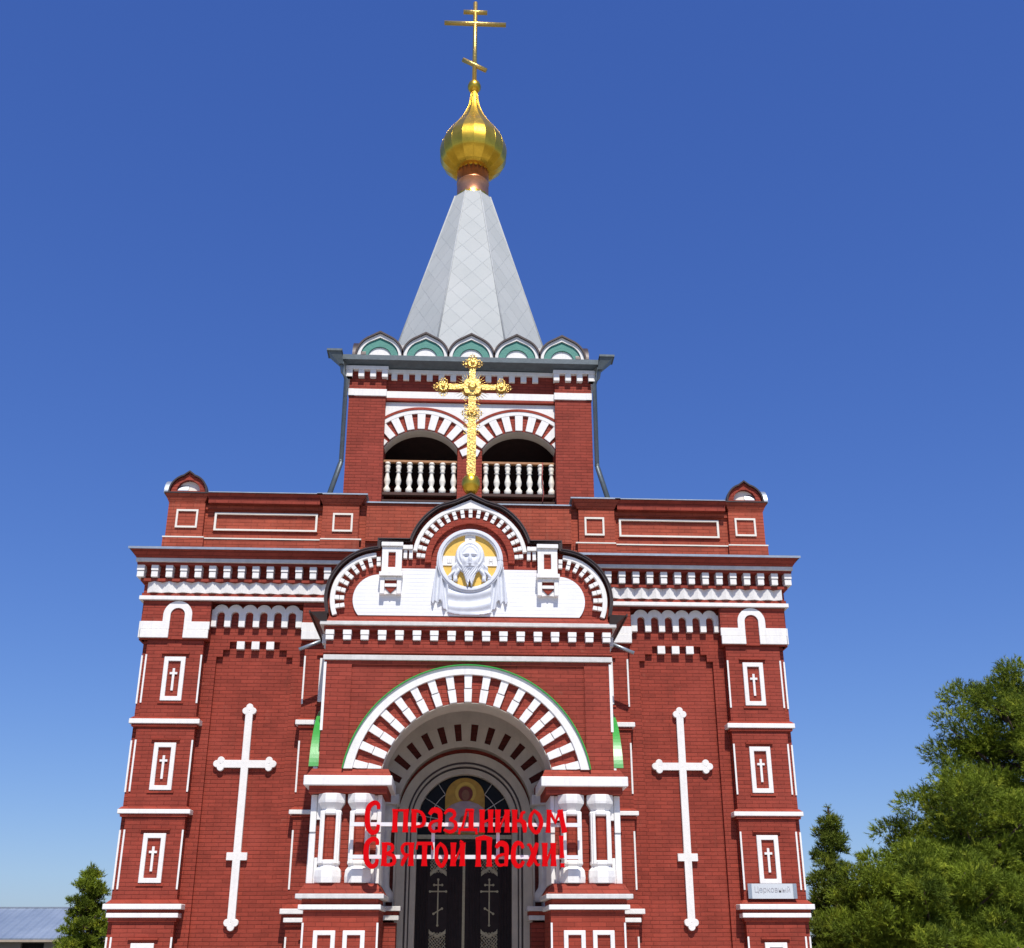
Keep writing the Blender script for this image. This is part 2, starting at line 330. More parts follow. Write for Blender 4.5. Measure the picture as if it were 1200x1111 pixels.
WP = .2        # plane of the wall between the piers
for s in (-1, 1):
    # wall skin with the stepped recess
    rec = [(3.45, -.0), (3.45, 6.82), (3.57, 6.82), (3.57, 6.96), (3.72, 6.96), (3.72, 7.12), (4.70, 7.12), (4.70, 6.96), (4.82, 6.96), (4.82, 6.82), (4.94, 6.82), (4.94, 0)]
    rec2 = [(x, max(z, .02)) for x, z in rec]
    wf = part(MB(s).prism([[(3.15, 0), (5.2, 0), (5.2, 7.88), (3.15, 7.88)], rec2], WP, .279), 'wall_facing', 'brick')
    parts(MB(s).box(4.41, 4.56, .18, .29, 6.97, 7.125).cut().box(4.12, 4.27, .18, .29, 6.97, 7.125).cut().box(3.83, 3.98, .18, .29, 6.97, 7.125), 'corbel_block', 'white', wf)
    # cross on the wall
    c = MB(s); cx = 4.205
    pts = []
    hw = .07; zt, zb, za, hx = 5.76, 1.94, 4.755, .455
    c.prism([(cx-hw, zb), (cx+hw, zb), (cx+hw, 3.015), (cx+.19, 3.015), (cx+.19, 3.15), (cx+hw, 3.15), (cx+hw, za-hw), (cx+hx, za-hw), (cx+hx, za+hw), (cx+hw, za+hw), (cx+hw, zt), (cx-hw, zt), (cx-hw, za+hw), (cx-hx, za+hw), (cx-hx, za-hw), (cx-hw, za-hw), (cx-hw, 3.15), (cx-.19, 3.15), (cx-.19, 3.015), (cx-hw, 3.015)], .2, .285)
    k = 0
    for ex, ez, dx, dz in ((cx, zt, 0, 1), (cx, zb, 0, -1), (cx-hx, za, -1, 0), (cx+hx, za, 1, 0)):
        for ox, oz in ((dx*.075, dz*.075), (dz*.068, dx*.068), (-dz*.068, -dx*.068)):
            k += 1; c.disc(ex+ox, ez+oz, .066, .199-.0007*(k % 3), .284)
    part(c, 'wall_cross', 'white', bevel=.006)
    # arcade of little corbel arches
    a = MB(s); x0, x1 = 3.30, 5.12; pitch = (x1-x0-.13)/6
    for k in range(7):
        X = x0+k*pitch
        a.box(X, X+.13, .115, .21, 7.525, 7.63).box(X+.004, X+.126, .105, .21, 7.40, 7.52)
    out = []
    for k in range(6):
        cxx = x0+.065+pitch*(k+.5)
        out += circ(cxx, 7.70, .155, 158, 22, 8)
    out = [(x0, 7.63), (x0, 7.74)]+out+[(x1, 7.74), (x1, 7.63)]
    inn = []
    for k in reversed(range(6)):
        cxx = x0+.065+pitch*(k+.5); inn += [(cxx+(pitch-.13)/2, 7.63)]+circ(cxx, 7.635, (pitch-.13)/2, 8, 172, 8)+[(cxx-(pitch-.13)/2, 7.63)]
    a.prism(out+inn, .11, .21)
    part(a, 'corbel_arcade', 'white', bevel=.005)
    # corner pier and the pilaster beside the porch
    for kind in ('corner_pier', 'pilaster'):
        if kind == 'corner_pier': bx0, bx1, tx0, tx1, fx = 5.17, 6.26, 5.09, 6.41, 5.683
        else: bx0, bx1, tx0, tx1, fx = 2.12, 3.19, 2.0, 3.27, 2.675
        body = MB(s).box(bx0, bx1, 0, .277, 0, 7.1).box(tx0, tx1, -.045, .276, 7.1, 7.87)
        if kind == 'corner_pier':
            body.box(6.1, 6.36, .1, 1.4, 0, 7.1).box(6.1, 6.45, .05, 1.5, 7.1, 7.87)
        pr = part(body, kind, 'brick')
        lx1 = 6.44 if kind == 'corner_pier' else 3.30
        lx0 = bx0-.09; yb = 1.5 if kind == 'corner_pier' else .27
        ix = .02
        for z0, z1 in ((5.46, 5.55), (3.81, 3.89)):
            part(MB(s).box(lx0, lx1-.03, -.065, yb, z0, z1), 'moulding', 'white', pr, bevel=.008)
            part(MB(s).box(lx0+.05, lx1-.08, -.035, yb-.02, z0-.05, z0-.002).taper(lx0+.01, lx1-.04, -.055, yb-.02, z1+.002, z1+.05, .05, .05, .05), 'ledge', 'ledge', pr)
        dz = 0 if kind == 'corner_pier' else -.08
        part(MB(s).box(lx0-.03, lx1, -.12, yb, 2.16+dz, 2.25+dz), 'moulding', 'white', pr, bevel=.008)
        part(MB(s).box(lx0+.02, lx1-.07, -.08, yb-.01, 2.02+dz, 2.10+dz), 'moulding', 'white', pr, bevel=.008)
        part(MB(s).box(lx0+.02, lx1-.07, -.07, yb-.02, 2.102+dz, 2.158+dz).box(lx0+.05, lx1-.1, -.04, yb-.02, 1.96+dz, 2.018+dz).taper(lx0, lx1-.03, -.1, yb-.02, 2.252+dz, 2.33+dz, .08, .08, .1), 'ledge', 'ledge', pr)
        # upper white band, with the horseshoe arch on the corner piers
        if kind == 'corner_pier':
            hx = 5.72; bnd = MB(s)
            for a0, a1 in ((tx0-.01, hx-.14), (hx+.14, tx1+.01)):
                bnd.cut().box(a0, a1, -.075, -.03, 7.29, 7.45).box(a0+.01*(a0 < 5.3), a1-.01*(a1 > 6), -.085, -.03, 7.12, 7.285)
            bnd.cut().box(tx1+.012, tx1+.035, -.07, 1.5, 7.12, 7.45)
            parts(bnd, 'capital_band', 'white', pr, bevel=.006)
            part(MB(s).arch(hx, 7.585, .14, .28, 7.452, -.07, -.03), 'horseshoe_arch', 'white', pr, bevel=.006)
        else:
            part(MB(s).box(tx0, tx1+.01, -.1, -.03, 7.29, 7.45).box(tx0, tx1+.0, -.115, .2, 7.11, 7.285), 'capital_band', 'white', pr, bevel=.006)
        for i, (z0, z1) in enumerate(((5.90, 6.755), (4.235, 5.105), (2.605, 3.465), (.75, 1.60))):
            fr = part(MB(s).frame_rect(fx-.204, fx+.204, z0, z1, .085, .085, -.035, .02), 'panel_frame', 'white', pr, bevel=.006)
            parts(MB(s).box(fx-.265, fx+.265, -.045, .02, z1+.055, z1+.085).cut().box(fx-.245, fx+.245, -.02, .02, z0-.05, z0-.012), 'frame_ledge', 'ledge', fr)
            cz = (z0+z1)/2
            if i < 3:
                part(MB(s).prism([(fx-.022, cz-.23), (fx+.022, cz-.23), (fx+.022, cz+.085), (fx+.072, cz+.085), (fx+.072, cz+.125), (fx+.022, cz+.125), (fx+.022, cz+.20), (fx-.022, cz+.20), (fx-.022, cz+.125), (fx-.072, cz+.125), (fx-.072, cz+.085), (fx-.022, cz+.085)], -.025, .01), 'small_cross', 'white', fr)
            for xx, yy in (((bx0+.0), -.018), (bx1-.03, -.018))+(((6.335, .08),) if kind == 'corner_pier' else ()):
                zt_ = {0: 6.8, 1: 5.16, 2: 3.53, 3: 1.7}[i]; zb_ = {0: 5.86, 1: 4.21, 2: 2.5, 3: .5}[i]
                part(MB(s).box(xx, xx+.032, yy, yy+.05, zb_, zt_), 'corner_bead', 'white', pr)
# main cornice
cw = part(MB().box(-6.44, 6.44, -.05, .3, 7.872, 8.6).box(-6.46, 6.46, -.09, .2, 7.96, 8.02).box(-6.5, 6.5, -.16, .2, 8.245, 8.30), 'cornice_wall', 'brick')
part(MB().box(-6.5, 6.5, -.12, .25, 7.876, 7.955), 'string_moulding', 'white', bevel=.006)
z_ = MB(); x = -6.37
teeth = []
npts = int(12.74/.1425)
pl = [(-6.37, .1)]
for k in range(npts+1): pl.append((-6.37+k*12.74/npts, -.155 if k % 2 else -.065))
pl.append((6.37, .1))
z_.prism(pl, 8.025, 8.24, axis='z')
part(z_, 'dogtooth_course', 'white')
d = MB()
def dent_positions():
    out = [(-6.58, -6.43)]; x = -6.30
    while x < -.3: out.append((x, x+.14)); x += .284
    return out
for a, b_ in dent_positions():
    for s in (-1, 1):
        if abs(a) < 2.0: continue
        d2 = (a, b_) if s < 0 else (-b_, -a)
        d.cut().box(d2[0], d2[1], -.24, .02, 8.44, 8.555).box(d2[0]+.006, d2[1]-.006, -.225, .02, 8.312, 8.432)
parts(d, 'dentil', 'white', cw, .005)
part(MB().box(-6.58, 6.58, -.262, .2, 8.557, 8.60), 'cornice_ledge', 'brick')
part(MB().box(-6.6, 6.6, -.31, .2, 8.602, 8.68), 'cornice_band', 'agedwhite', bevel=.006)
part(MB().taper(-6.70, 6.70, -.42, .2, 8.83, 8.682, .10, .10, .10), 'cornice_cove', 'brick')
part(MB().box(-6.73, 6.73, -.45, .4, 8.832, 8.85), 'cornice_flashing', 'eave')
part(MB().box(-6.74, 6.74, -.46, -.44, 8.822, 8.868), 'cornice_drip_edge', 'zinc')
# parapet
par = MB()
par.box(-6.15, 6.15, .05, .55, 8.85, 9.99)
par.box(-6.18, -2.16, .0, .4, 8.852, 9.19).box(2.16, 6.18, .0, .4, 8.852, 9.19)
part(par, 'parapet', 'pink')
wl = MB()
for s in (-1, 1):
    for x0, x1, y in ((5.38, 6.21, -.085), (3.03, 5.38, -.015), (2.2, 3.03, -.085)):
        a, b_ = (x0, x1) if s > 0 else (-x1, -x0); wl.cut().box(a, b_, y, .1, 9.195, 9.222)
parts(wl, 'parapet_string', 'cream')
for s in (-1, 1):
    pm = MB(s)
    pm.box(5.42, 6.16, -.06, .6, 9.224, 9.95).box(5.38, 6.2, -.08, .62, 8.854, 9.193)
    pm.taper(5.36, 6.24, -.14, .66, 10.13, 9.951, .08, .08, .08)
    pr = part(pm, 'parapet_post', 'pink')
    part(MB(s).box(5.34, 6.26, -.16, .68, 10.132, 10.16), 'flashing', 'eave', pr)
    og = [(5.42, 10.162)]+circ(5.79, 10.17, .36, 180, 108, 10)+[(5.79, 10.60)]+circ(5.79, 10.17, .36, 72, 0, 10)+[(6.16, 10.162)]
    part(MB(s).prism([og, [(5.55, 10.2)]+circ(5.79, 10.2, .235, 180, 0, 14)[1:]], -.1, .02), 'post_gable', 'brick', pr)
    part(MB(s).prism([(5.53, 10.165)]+circ(5.79, 10.2, .25, 180, 0, 14)+[(6.05, 10.165)], -.02, .04), 'lunette', 'cream', pr)
    ogr = [(5.38, 10.163)]+circ(5.79, 10.17, .395, 180, 108, 10)+[(5.79, 10.64)]+circ(5.79, 10.17, .395, 72, 0, 10)+[(6.2, 10.163)]
    ogi = [(5.421, 10.163)]+circ(5.79, 10.17, .362, 180, 108, 10)+[(5.79, 10.604)]+circ(5.79, 10.17, .362, 72, 0, 10)+[(6.159, 10.163)]
    part(MB(s).prism(ogr+ogi[::-1], -.15, .0), 'gable_flashing', 'eave', pr)
    part(MB(s).prism([(q_[0], q_[1]-.02) if q_[1] > 10.2 else q_ for q_ in ogr], .045, .6), 'barrel_cap', 'zinc', pr)
    part(MB(s).prism(circ(.30, 10.163, .37, 180, 0, 16), 5.8, 6.29, axis='x'), 'side_barrel_cap', 'zinc', pr)
    part(MB(s).frame_rect(5.54, 5.98, 9.405, 9.80, .038, .038, -.09, -.05), 'square_frame', 'cream', pr)
    part(MB(s).box(3.08, 5.35, -.12, .4, 9.94, 10.05).taper(3.04, 5.37, -.17, .4, 10.14, 10.052, 0, 0, .06), 'coping', 'brick')
    part(MB(s).box(3.03, 5.35, -.2, .6, 10.142, 10.16), 'coping_flashing', 'zinc')
    part(MB(s).box(3.035, 5.415, -.0, .3, 9.224, 9.30).box(3.035, 5.415, -.0, .3, 9.84, 9.939), 'parapet_border', 'pink')
    part(MB(s).frame_rect(3.12, 5.22, 9.385, 9.775, .042, .036, .0, .07), 'long_frame', 'cream')
    part(MB(s).frame_rect(3.10, 5.24, 9.365, 9.795, .05, .05, .03, .065), 'long_frame_bed', 'pink')
    pm = MB(s).box(2.27, 3.02, -.06, .5, 9.224, 9.96).box(2.24, 3.04, -.08, .5, 8.854, 9.193).taper(2.14, 3.12, -.17, .5, 10.14, 9.961, .1, .1, .09)
    pr = part(pm, 'parapet_post', 'pink')
    part(MB(s).box(2.1, 3.14, -.2, .6, 10.142, 10.17), 'flashing', 'zinc', pr)
    part(MB(s).frame_rect(2.39, 2.80, 9.37, 9.77, .038, .038, -.09, -.05), 'square_frame', 'cream', pr)
part(MB().box(-2.12, 2.12, -.02, .7, 9.2, 10.02), 'tower_plinth', 'pink')
part(MB().box(-2.13, 2.13, -.06, .8, 10.022, 10.05), 'plinth_flashing', 'zinc')

# ------------------------------------------------------------------ bell tower (each face built once, turned for the four sides)
TC = Vector((0, 3.5, 0))
def face(k): return Matrix.Translation(TC) @ Matrix.Rotation(k*PI/2, 4, 'Z') @ Matrix.Translation(-TC)
AR, AZ, AX = .97, 11.2, 1.09
def tower_part(fn, name, mat, bevel=0, faces=(0, 1, 2, 3), split=False, under=None):
    out = []
    for k in faces:
        mb = MB(1, face(k)); fn(mb)
        if split: parts(mb, name, mat, under[k] if under else church, bevel)
        else: out.append(part(mb, name, mat, bevel=bevel))
    return out
def f_wall(m_):
    def opening(c_): return [(c_-.82, 10.45), (c_-.82, 11.72)]+circ(c_, AZ, AR, 147.6, 32.4, 16)+[(c_+.82, 11.72), (c_+.82, 10.45)]
    m_.prism([[(-1.93, 9.9), (1.93, 9.9), (1.93, 13.6), (-1.93, 13.6)], opening(-AX), opening(AX)], .95, 1.32)
    m_.prism([[(-1.93, 12.83), (1.93, 12.83), (1.93, 13.6), (-1.93, 13.6)]], .9, .952)
tw = tower_part(f_wall, 'tower_wall', 'brick')
cm = MB()
for sx in (-1, 1):
    for sy in (-1, 1):
        x0, x1 = (1.9, 2.72) if sx > 0 else (-2.72, -1.9); y0, y1 = (.8, 1.6) if sy < 0 else (5.4, 6.2)
        part(MB().box(x0, x1, y0, y1, 9.8, 13.6), 'tower_pier', 'brick')
part(MB().box(-2.6, 2.6, .95, 6.05, 10.0, 10.45), 'tower_floor', 'dark')
part(MB().box(-2.5, 2.5, 1.0, 6.0, 12.6, 12.7), 'tower_ceiling', 'dark')  # ceiling coloured dark, standing in for shade inside the open belfry
def f_soffit(m_):
    for c_ in (-AX, AX): m_.cut().ring(c_, AZ, AR-.012, AR-.002, 33, 147, .96, 1.31, 16)
tower_part(f_soffit, 'arch_soffit', 'plaster', split=True, under=tw)
def f_tymp(m_):
    outer = [(-1.925, 12.83-.01), (-1.925, 12.2)]
    a0 = 180-math.degrees(math.acos((AX-0)/1.5)) if 0 else None
    # white field above both arches: top strip minus the discs of radius 1.5
    pl = [(-1.925, 12.82)]
    for c_ in (-AX, AX):
        for x_, z_q in circ(c_, AZ, 1.5, 165, 15, 40):
            if -1.925 <= x_ <= 1.925 and ((c_ < 0 and x_ <= 0) or (c_ > 0 and x_ >= 0)): pl.append((x_, z_q))
    pl.append((1.925, 12.82))
    m_.prism(pl, .925, .955)
tower_part(f_tymp, 'tower_tympanum', 'white')
def vouss(m_, cx, zc, r0, r1, pitch, width, y0, y1, amax, cl=(), full=True):
    k = int(amax/pitch)
    for i in range(-k, k+1):
        a = math.radians(90+i*pitch); dx, dz = math.cos(a), math.sin(a); nx, nz = -dz*width/2, dx*width/2
        p_ = [(cx+dx*r0+nx, zc+dz*r0+nz), (cx+dx*r0-nx, zc+dz*r0-nz), (cx+dx*r1-nx*1.15, zc+dz*r1-nz*1.15), (cx+dx*r1+nx*1.15, zc+dz*r1+nz*1.15)]
        for c_ in cl: p_ = clip(p_, *c_) if p_ else p_
        if len(p_) > 2: m_.cut().prism(p_, y0, y1)
def f_arch(m_):
    for c_ in (-AX, AX):
        cl = [(-1, 0, 0), (1, 0, 1.925)] if c_ < 0 else [(1, 0, 0), (-1, 0, 1.925)]
        vouss(m_, c_, AZ, .98, 1.37, 13.2, .155, .91, .955, 66, cl)
def clip_ring(c_, r0, r1, cl, a0=22, a1=158, n=48):
    out = []
    A = circ(c_, AZ, r0, a0, a1, n); B = circ(c_, AZ, r1, a0, a1, n)
    for i in range(n):
        p_ = [A[i], A[i+1], B[i+1], B[i]]
        for k in cl: p_ = clip(p_, *k) if p_ else p_
        if len(p_) > 2: out.append(p_)
    return out
tower_part(f_arch, 'tower_voussoir', 'white', split=True, under=tw)
def f_band(m_):
    for c_ in (-AX, AX):
        m_.cut(); cl = [(-1, 0, 0), (1, 0, 1.925)] if c_ < 0 else [(1, 0, 0), (-1, 0, 1.925)]
        for q_ in clip_ring(c_, 1.35, 1.44, cl): m_.prism(q_, .905, .955)
tower_part(f_band, 'arch_band', 'white', split=True, under=tw)
def f_red(m_):
    for c_ in (-AX, AX):
        m_.cut(); cl = [(-1, 0, 0), (1, 0, 1.925)] if c_ < 0 else [(1, 0, 0), (-1, 0, 1.925)]
        for q_ in clip_ring(c_, 1.441, 1.5, cl): m_.prism(q_, .895, .955)
tower_part(f_red, 'hood_mould', 'ledge', split=True, under=tw)
def f_lines(m_):
    m_.box(-1.93, 1.93, .86, .92, 12.9, 13.07)
    for a, b_ in ((-2.74, -1.88), (1.88, 2.74)):
        m_.cut().box(a, b_, .765, .9, 12.9, 13.07)
tower_part(f_lines, 'tower_string', 'white', .006, split=True)
def f_lines2(m_):
    m_.box(-1.93, 1.93, .855, .92, 12.835, 12.895)
tower_part(f_lines2, 'tower_ledge', 'ledge')
def f_dent(m_):
    m_.box(-1.9, 1.9, .82, .92, 13.51, 13.6)
    x_ = -1.73
    while x_ < 1.7: m_.cut().box(x_-.065, x_+.065, .83, .92, 13.35, 13.508); x_ += .266
    for s in (-1, 1):
        a, b_ = (1.86, 2.8) if s > 0 else (-2.8, -1.86)
        m_.cut().box(a, b_, .68, .86, 13.52, 13.61)
        for q_ in range(4):
            c_ = a+.075+q_*(b_-a-.15)/3; m_.cut().box(c_-.065, c_+.065, .69, .84, 13.34, 13.518)
tower_part(f_dent, 'tower_dentil', 'white', .005, split=True, under=tw)
def f_rail(m_):
    for c_ in (-1, 1):
        a, b_ = (.27, 1.91) if c_ > 0 else (-1.91, -.27)
        m_.cut().box(a, b_, 1.05, 1.15, 11.42, 11.47)
tower_part(f_rail, 'handrail', 'wood', split=True)
def f_rail2(m_):
    for c_ in (-1, 1):
        a, b_ = (.27, 1.91) if c_ > 0 else (-1.91, -.27)
        m_.cut().box(a, b_, 1.04, 1.16, 10.64, 10.70).box(a, b_, 1.02, 1.18, 10.45, 10.52)
tower_part(f_rail2, 'balcony_base', 'dark', split=True)
prof = [(.055, 10.70), (.075, 10.72), (.075, 10.80), (.05, 10.83), (.04, 10.87), (.066, 10.95), (.068, 11.0), (.04, 11.13), (.036, 11.18), (.06, 11.2), (.04, 11.23), (.055, 11.27), (.062, 11.33), (.045, 11.37), (.065, 11.38), (.065, 11.42)]
for k in range(4):
    for c_ in (-1, 1):
        for i in range(7):
            x_ = c_*(.36+i*.243) if c_ > 0 else -.35-i*.243
            part(MB(1, face(k)).lathe(prof, x_, 1.1, 12), 'baluster', 'cream')
part(MB(1).tube([(1.62, .99, 11.44), (1.60, .98, 11.1), (1.63, .97, 10.7), (1.60, .96, 10.5)], .012, 6), 'bell_rope', 'rust')
# tower eaves
ev = MB()
ev.add([(-2.74, .76, 13.61), (2.74, .76, 13.61), (2.74, 6.24, 13.61), (-2.74, 6.24, 13.61), (-2.9, .52, 13.68), (2.9, .52, 13.68), (2.9, 6.48, 13.68), (-2.9, 6.48, 13.68), (-2.9, .52, 13.80), (2.9, .52, 13.80), (2.9, 6.48, 13.80), (-2.9, 6.48, 13.80), (-2.6, .9, 13.93), (2.6, .9, 13.93), (2.6, 6.1, 13.93), (-2.6, 6.1, 13.93)],
       [(0, 3, 2, 1), (12, 13, 14, 15)]+[(a+i, a+(i+1) % 4, a+4+(i+1) % 4, a+4+i) for a in (0, 4, 8) for i in range(4)])
part(ev, 'tower_eaves', 'pipe')
# kokoshnik gables
def og(cx, zb, r, tip, n=10):
    k = 52
    return [(cx-r, zb)]+circ(cx, zb+.02, r, 180, 90+k*.62, n)[0:]+[(cx, zb+.02+r+tip)]+circ(cx, zb+.02, r, 90-k*.62, 0, n)+[(cx+r, zb)]
def f_kw(m_):
    for i in range(-2, 3): m_.cut().prism([og(i*1.045, 13.93, .51, .07), og(i*1.045, 13.935, .43, .045)[::1]], .84, .98)
tower_part(f_kw, 'kokoshnik', 'white', split=True)
def f_kc(m_):
    for i in range(-2, 3):
        m_.cut(); a = og(i*1.045, 13.93, .55, .08); b_ = og(i*1.045, 13.93, .512, .071); m_.prism(a+b_[::-1], .79, 1.1)
    m_.cut().box(-2.55, 2.55, 1.101, 1.2, 13.93, 14.3)
tower_part(f_kc, 'kokoshnik_flashing', 'eave', split=True)
def f_kg(m_):
    for i in range(-2, 3): m_.cut().prism([og(i*1.045, 13.93, .428, .044), circ(i*1.045, 13.935, .27, 180, 0, 16)], .875, .98)
tower_part(f_kg, 'green_band', 'teal', split=True)
def f_kl(m_):
    for i in range(-2, 3): m_.cut().prism(circ(i*1.045, 13.932, .268, 180, 0, 16), .91, .98)
tower_part(f_kl, 'kokoshnik_lunette', 'white', split=True)
def f_sp(m_):
    for i in (-2, -1, 0, 1): m_.cut().prism([(i*1.045+.4, 14.3), (i*1.045+.645, 14.3), (i*1.045+.5225, 14.13)], .95, 1.0)
tower_part(f_sp, 'spandrel', 'agedwhite', split=True)
# spire with UV for the diamond shingles
def spire():
    me = bpy.data.meshes.new('spire'); V = []; F = []; UV = []
    z0, z1 = 13.6, 20.2
    def a_(z): return .42+(20.4-z)*.272
    ns = 1
    for k in range(8):
        th = -PI/2+k*PI/4; n_ = Vector((math.cos(th), math.sin(th))); tg = Vector((-n_.y, n_.x)); b = len(V)
        for z in (z0, z1):
            a = a_(z); h = a*math.tan(PI/8)
            for sgn in (-1, 1): V.append((n_.x*a+tg.x*h*sgn, 3.5+n_.y*a+tg.y*h*sgn, z)); UV.append((h*sgn+k*.0, (z-z0)*1.03))
        F.append((b, b+1, b+3, b+2))
    me.from_pydata(V, [], F); uvl = me.uv_layers.new(name='uv')
    for l in me.loops: uvl.data[l.index].uv = UV[l.vertex_index]
    me.materials.append(M['shingle']); o = bpy.data.objects.new('spire', me); col.objects.link(o); o.parent = church
    bm = bmesh.new(); bm.from_mesh(me); bmesh.ops.recalc_face_normals(bm, faces=bm.faces); bm.to_mesh(me); bm.free()
    sm_ = MB()
    for k in range(8):
        th = -PI/2+PI/8+k*PI/4
        r0, r1 = a_(z0)/math.cos(PI/8), a_(z1)/math.cos(PI/8)
        sm_.tube([(r0*math.cos(th), 3.5+r0*math.sin(th), z0), (r1*math.cos(th), 3.5+r1*math.sin(th), z1)], .022, 6)
    sm_.build('spire_seam', 'spiretrim', o)
spire()
part(MB().lathe([(.46, 20.12), (.43, 20.2), (.43, 20.72), (.442, 20.73), (.442, 20.75), (.43, 20.76), (.43, 21.35)], 0, 3.5, 32), 'copper_drum', 'copper')
def crown_collar(z, up, r=.45):
    c = MB()
    P = []; n = 40
    for k in range(n):
        a = 2*PI*k/n; zz = z+(up if k % 2 else 0)
        for r_ in (r, r-.01):
            P.append((r_*math.cos(a), 3.5+r_*math.sin(a), zz)); P.append((r_*1.02*math.cos(a), 3.5+r_*1.02*math.sin(a), z-.06 if up > 0 else z+.12))
    F = []
    for k in range(n):
        j = (k+1) % n; F += [(4*k, 4*j, 4*j+1, 4*k+1), (4*k+2, 4*k+3, 4*j+3, 4*j+2), (4*k, 4*k+2, 4*j+2, 4*j), (4*k+1, 4*j+1, 4*j+3, 4*k+3)]
    return c.add(P, F)
part(crown_collar(20.26, .05, .455), 'drum_collar', 'gold'); part(crown_collar(21.13, -.06), 'drum_collar', 'gold')
dome = [(.42, 21.12), (.6, 21.17), (.78, 21.33), (.88, 21.48), (.925, 21.68), (.92, 21.88), (.86, 22.12), (.75, 22.32), (.63, 22.52), (.50, 22.70), (.37, 22.92), (.25, 23.17), (.17, 23.4), (.13, 23.6), (.09, 23.95)]
def spl(P, k=4):
    Q = []
    for i in range(len(P)-1):
        p0, p1, p2, p3 = P[max(i-1, 0)], P[i], P[i+1], P[min(i+2, len(P)-1)]
        for j in range(k):
            u = j/k; Q.append(tuple(.5*((2*p1[a])+(-p0[a]+p2[a])*u+(2*p0[a]-5*p1[a]+4*p2[a]-p3[a])*u*u+(-p0[a]+3*p1[a]-3*p2[a]+p3[a])*u**3) for a in (0, 1)))
    return Q+[P[-1]]
od = part(MB().lathe(spl(dome), 0, 3.5, 18, PI/18, smooth=False), 'onion_dome', 'gold')
for k in range(18):
    a = PI/18+2*PI*k/18; part(MB().tube([(r_*.997*math.cos(a), 3.5+r_*.997*math.sin(a), z_q) for r_, z_q in spl(dome, 2)], .006, 5), 'dome_seam', 'gold', od)
cr = MB().lathe([(.06, 23.9), (.13, 23.95), (.185, 24.05), (.19, 24.13), (.15, 24.25), (.06, 24.33)], 0, 3.5, 20)
Cr = part(cr, 'spire_cross', 'gold')
def bar(x0, z0, x1, z1, r=.068): return MB().tube([(x0, 3.5, z0), (x1, 3.5, z1)], r, 8)
part(bar(0, 24.25, 0, 27.25, .065), 'upright', 'goldcross', Cr); part(bar(-.35, 26.88, .35, 26.88), 'bar', 'goldcross', Cr); part(bar(-.9, 26.44, .9, 26.44), 'bar', 'goldcross', Cr); part(bar(-.34, 25.09, .34, 24.72), 'bar', 'goldcross', Cr)
# downpipes of the tower
for s in (-1, 1):
    hp = part(MB(s).add([(2.9, .35, 13.8), (3.2, .35, 13.8), (3.2, .7, 13.8), (2.9, .7, 13.8), (2.84, .44, 13.52), (2.94, .44, 13.52), (2.94, .6, 13.52), (2.84, .6, 13.52)], [(0, 1, 2, 3), (4, 7, 6, 5), (0, 4, 5, 1), (1, 5, 6, 2), (2, 6, 7, 3), (3, 7, 4, 0)]).box(2.88, 3.22, .33, .72, 13.79, 13.84), 'downpipe', 'pipe')
    part(MB(s).tube([(2.9, .52, 13.6), (2.86, .6, 13.38), (2.79, .68, 13.25), (2.79, .68, 11.25)], .05, 10), 'upper_pipe', 'greypipe', hp)
    part(MB(s).tube([(2.79, .68, 11.27), (2.8, .66, 11.2), (3.0, .3, 10.15)], .056, 10), 'lower_pipe', 'pipe', hp)

# ------------------------------------------------------------------ porch
FY = -2.4
AC, RO, RM, RI = 3.96, 2.11, 1.96, 1.49
def seg(r, zcut, zc=AC, n=48):
    a = math.degrees(math.asin((zcut-zc)/r)); return circ(0, zc, r, 180-a, a, n)
pf = [(-2.48, 4.31), ]+seg(RI, 4.31)+[(2.48, 4.31), (2.48, 6.3), (-2.48, 6.3)]
pfw = part(MB().prism(pf, FY, FY+.75), 'porch_front_wall', 'brick')
rb = MB()
rb.prism([(-2.5, 4.31), (-2.03, 4.31), (-2.03, 6.09), (2.03, 6.09), (2.03, 4.31), (2.5, 4.31), (2.5, 6.3), (-2.5, 6.3)], FY-.03, FY+.01)
part(rb, 'raised_border', 'brick')
for s in (-1, 1):
    yz = [(-2.3, 4.31)]
    sideout = [(FY+.02, 4.31), (-1.95, 4.31)]+[(y_, z_q) for y_, z_q in circ(-1.05, 4.4, .88, 180, 0, 24)]+[(-.1, 4.31), (0, 4.31), (0, 6.3), (FY+.02, 6.3)]
    part(MB(s).prism(sideout, 2.1, 2.485, axis='x'), 'porch_side_wall', 'brick')
    part(MB(s).ring(-1.05, 4.4, .9, 1.08, 2, 178, 2.48, 2.53, 28, 'x'), 'side_arch_band', 'white')
    part(MB(s).ring(-.75, 3.96, 1.6, 1.622, 63, 165.5, 2.4, 2.68, 40, 'x'), 'side_arch_hood', 'green')
    part(MB(s).box(2.47, 2.515, FY-.045, FY+.02, 4.95, 6.13), 'corner_bead', 'white')
part(MB().ring(0, AC, RI-.014, RI-.002, 13.6, 166.4, FY+.005, FY+.745, 40), 'arch_soffit', 'plaster')
part(MB().prism(seg(RO, 4.31)+seg(RM, 4.31)[::-1], FY-.085, FY+.01), 'arch_band', 'white', bevel=.006)
part(MB().prism(seg(RO+.022, 4.31)+seg(RO+.002, 4.31)[::-1], FY-.12, FY+.01), 'arch_capping', 'green')
vz = MB()
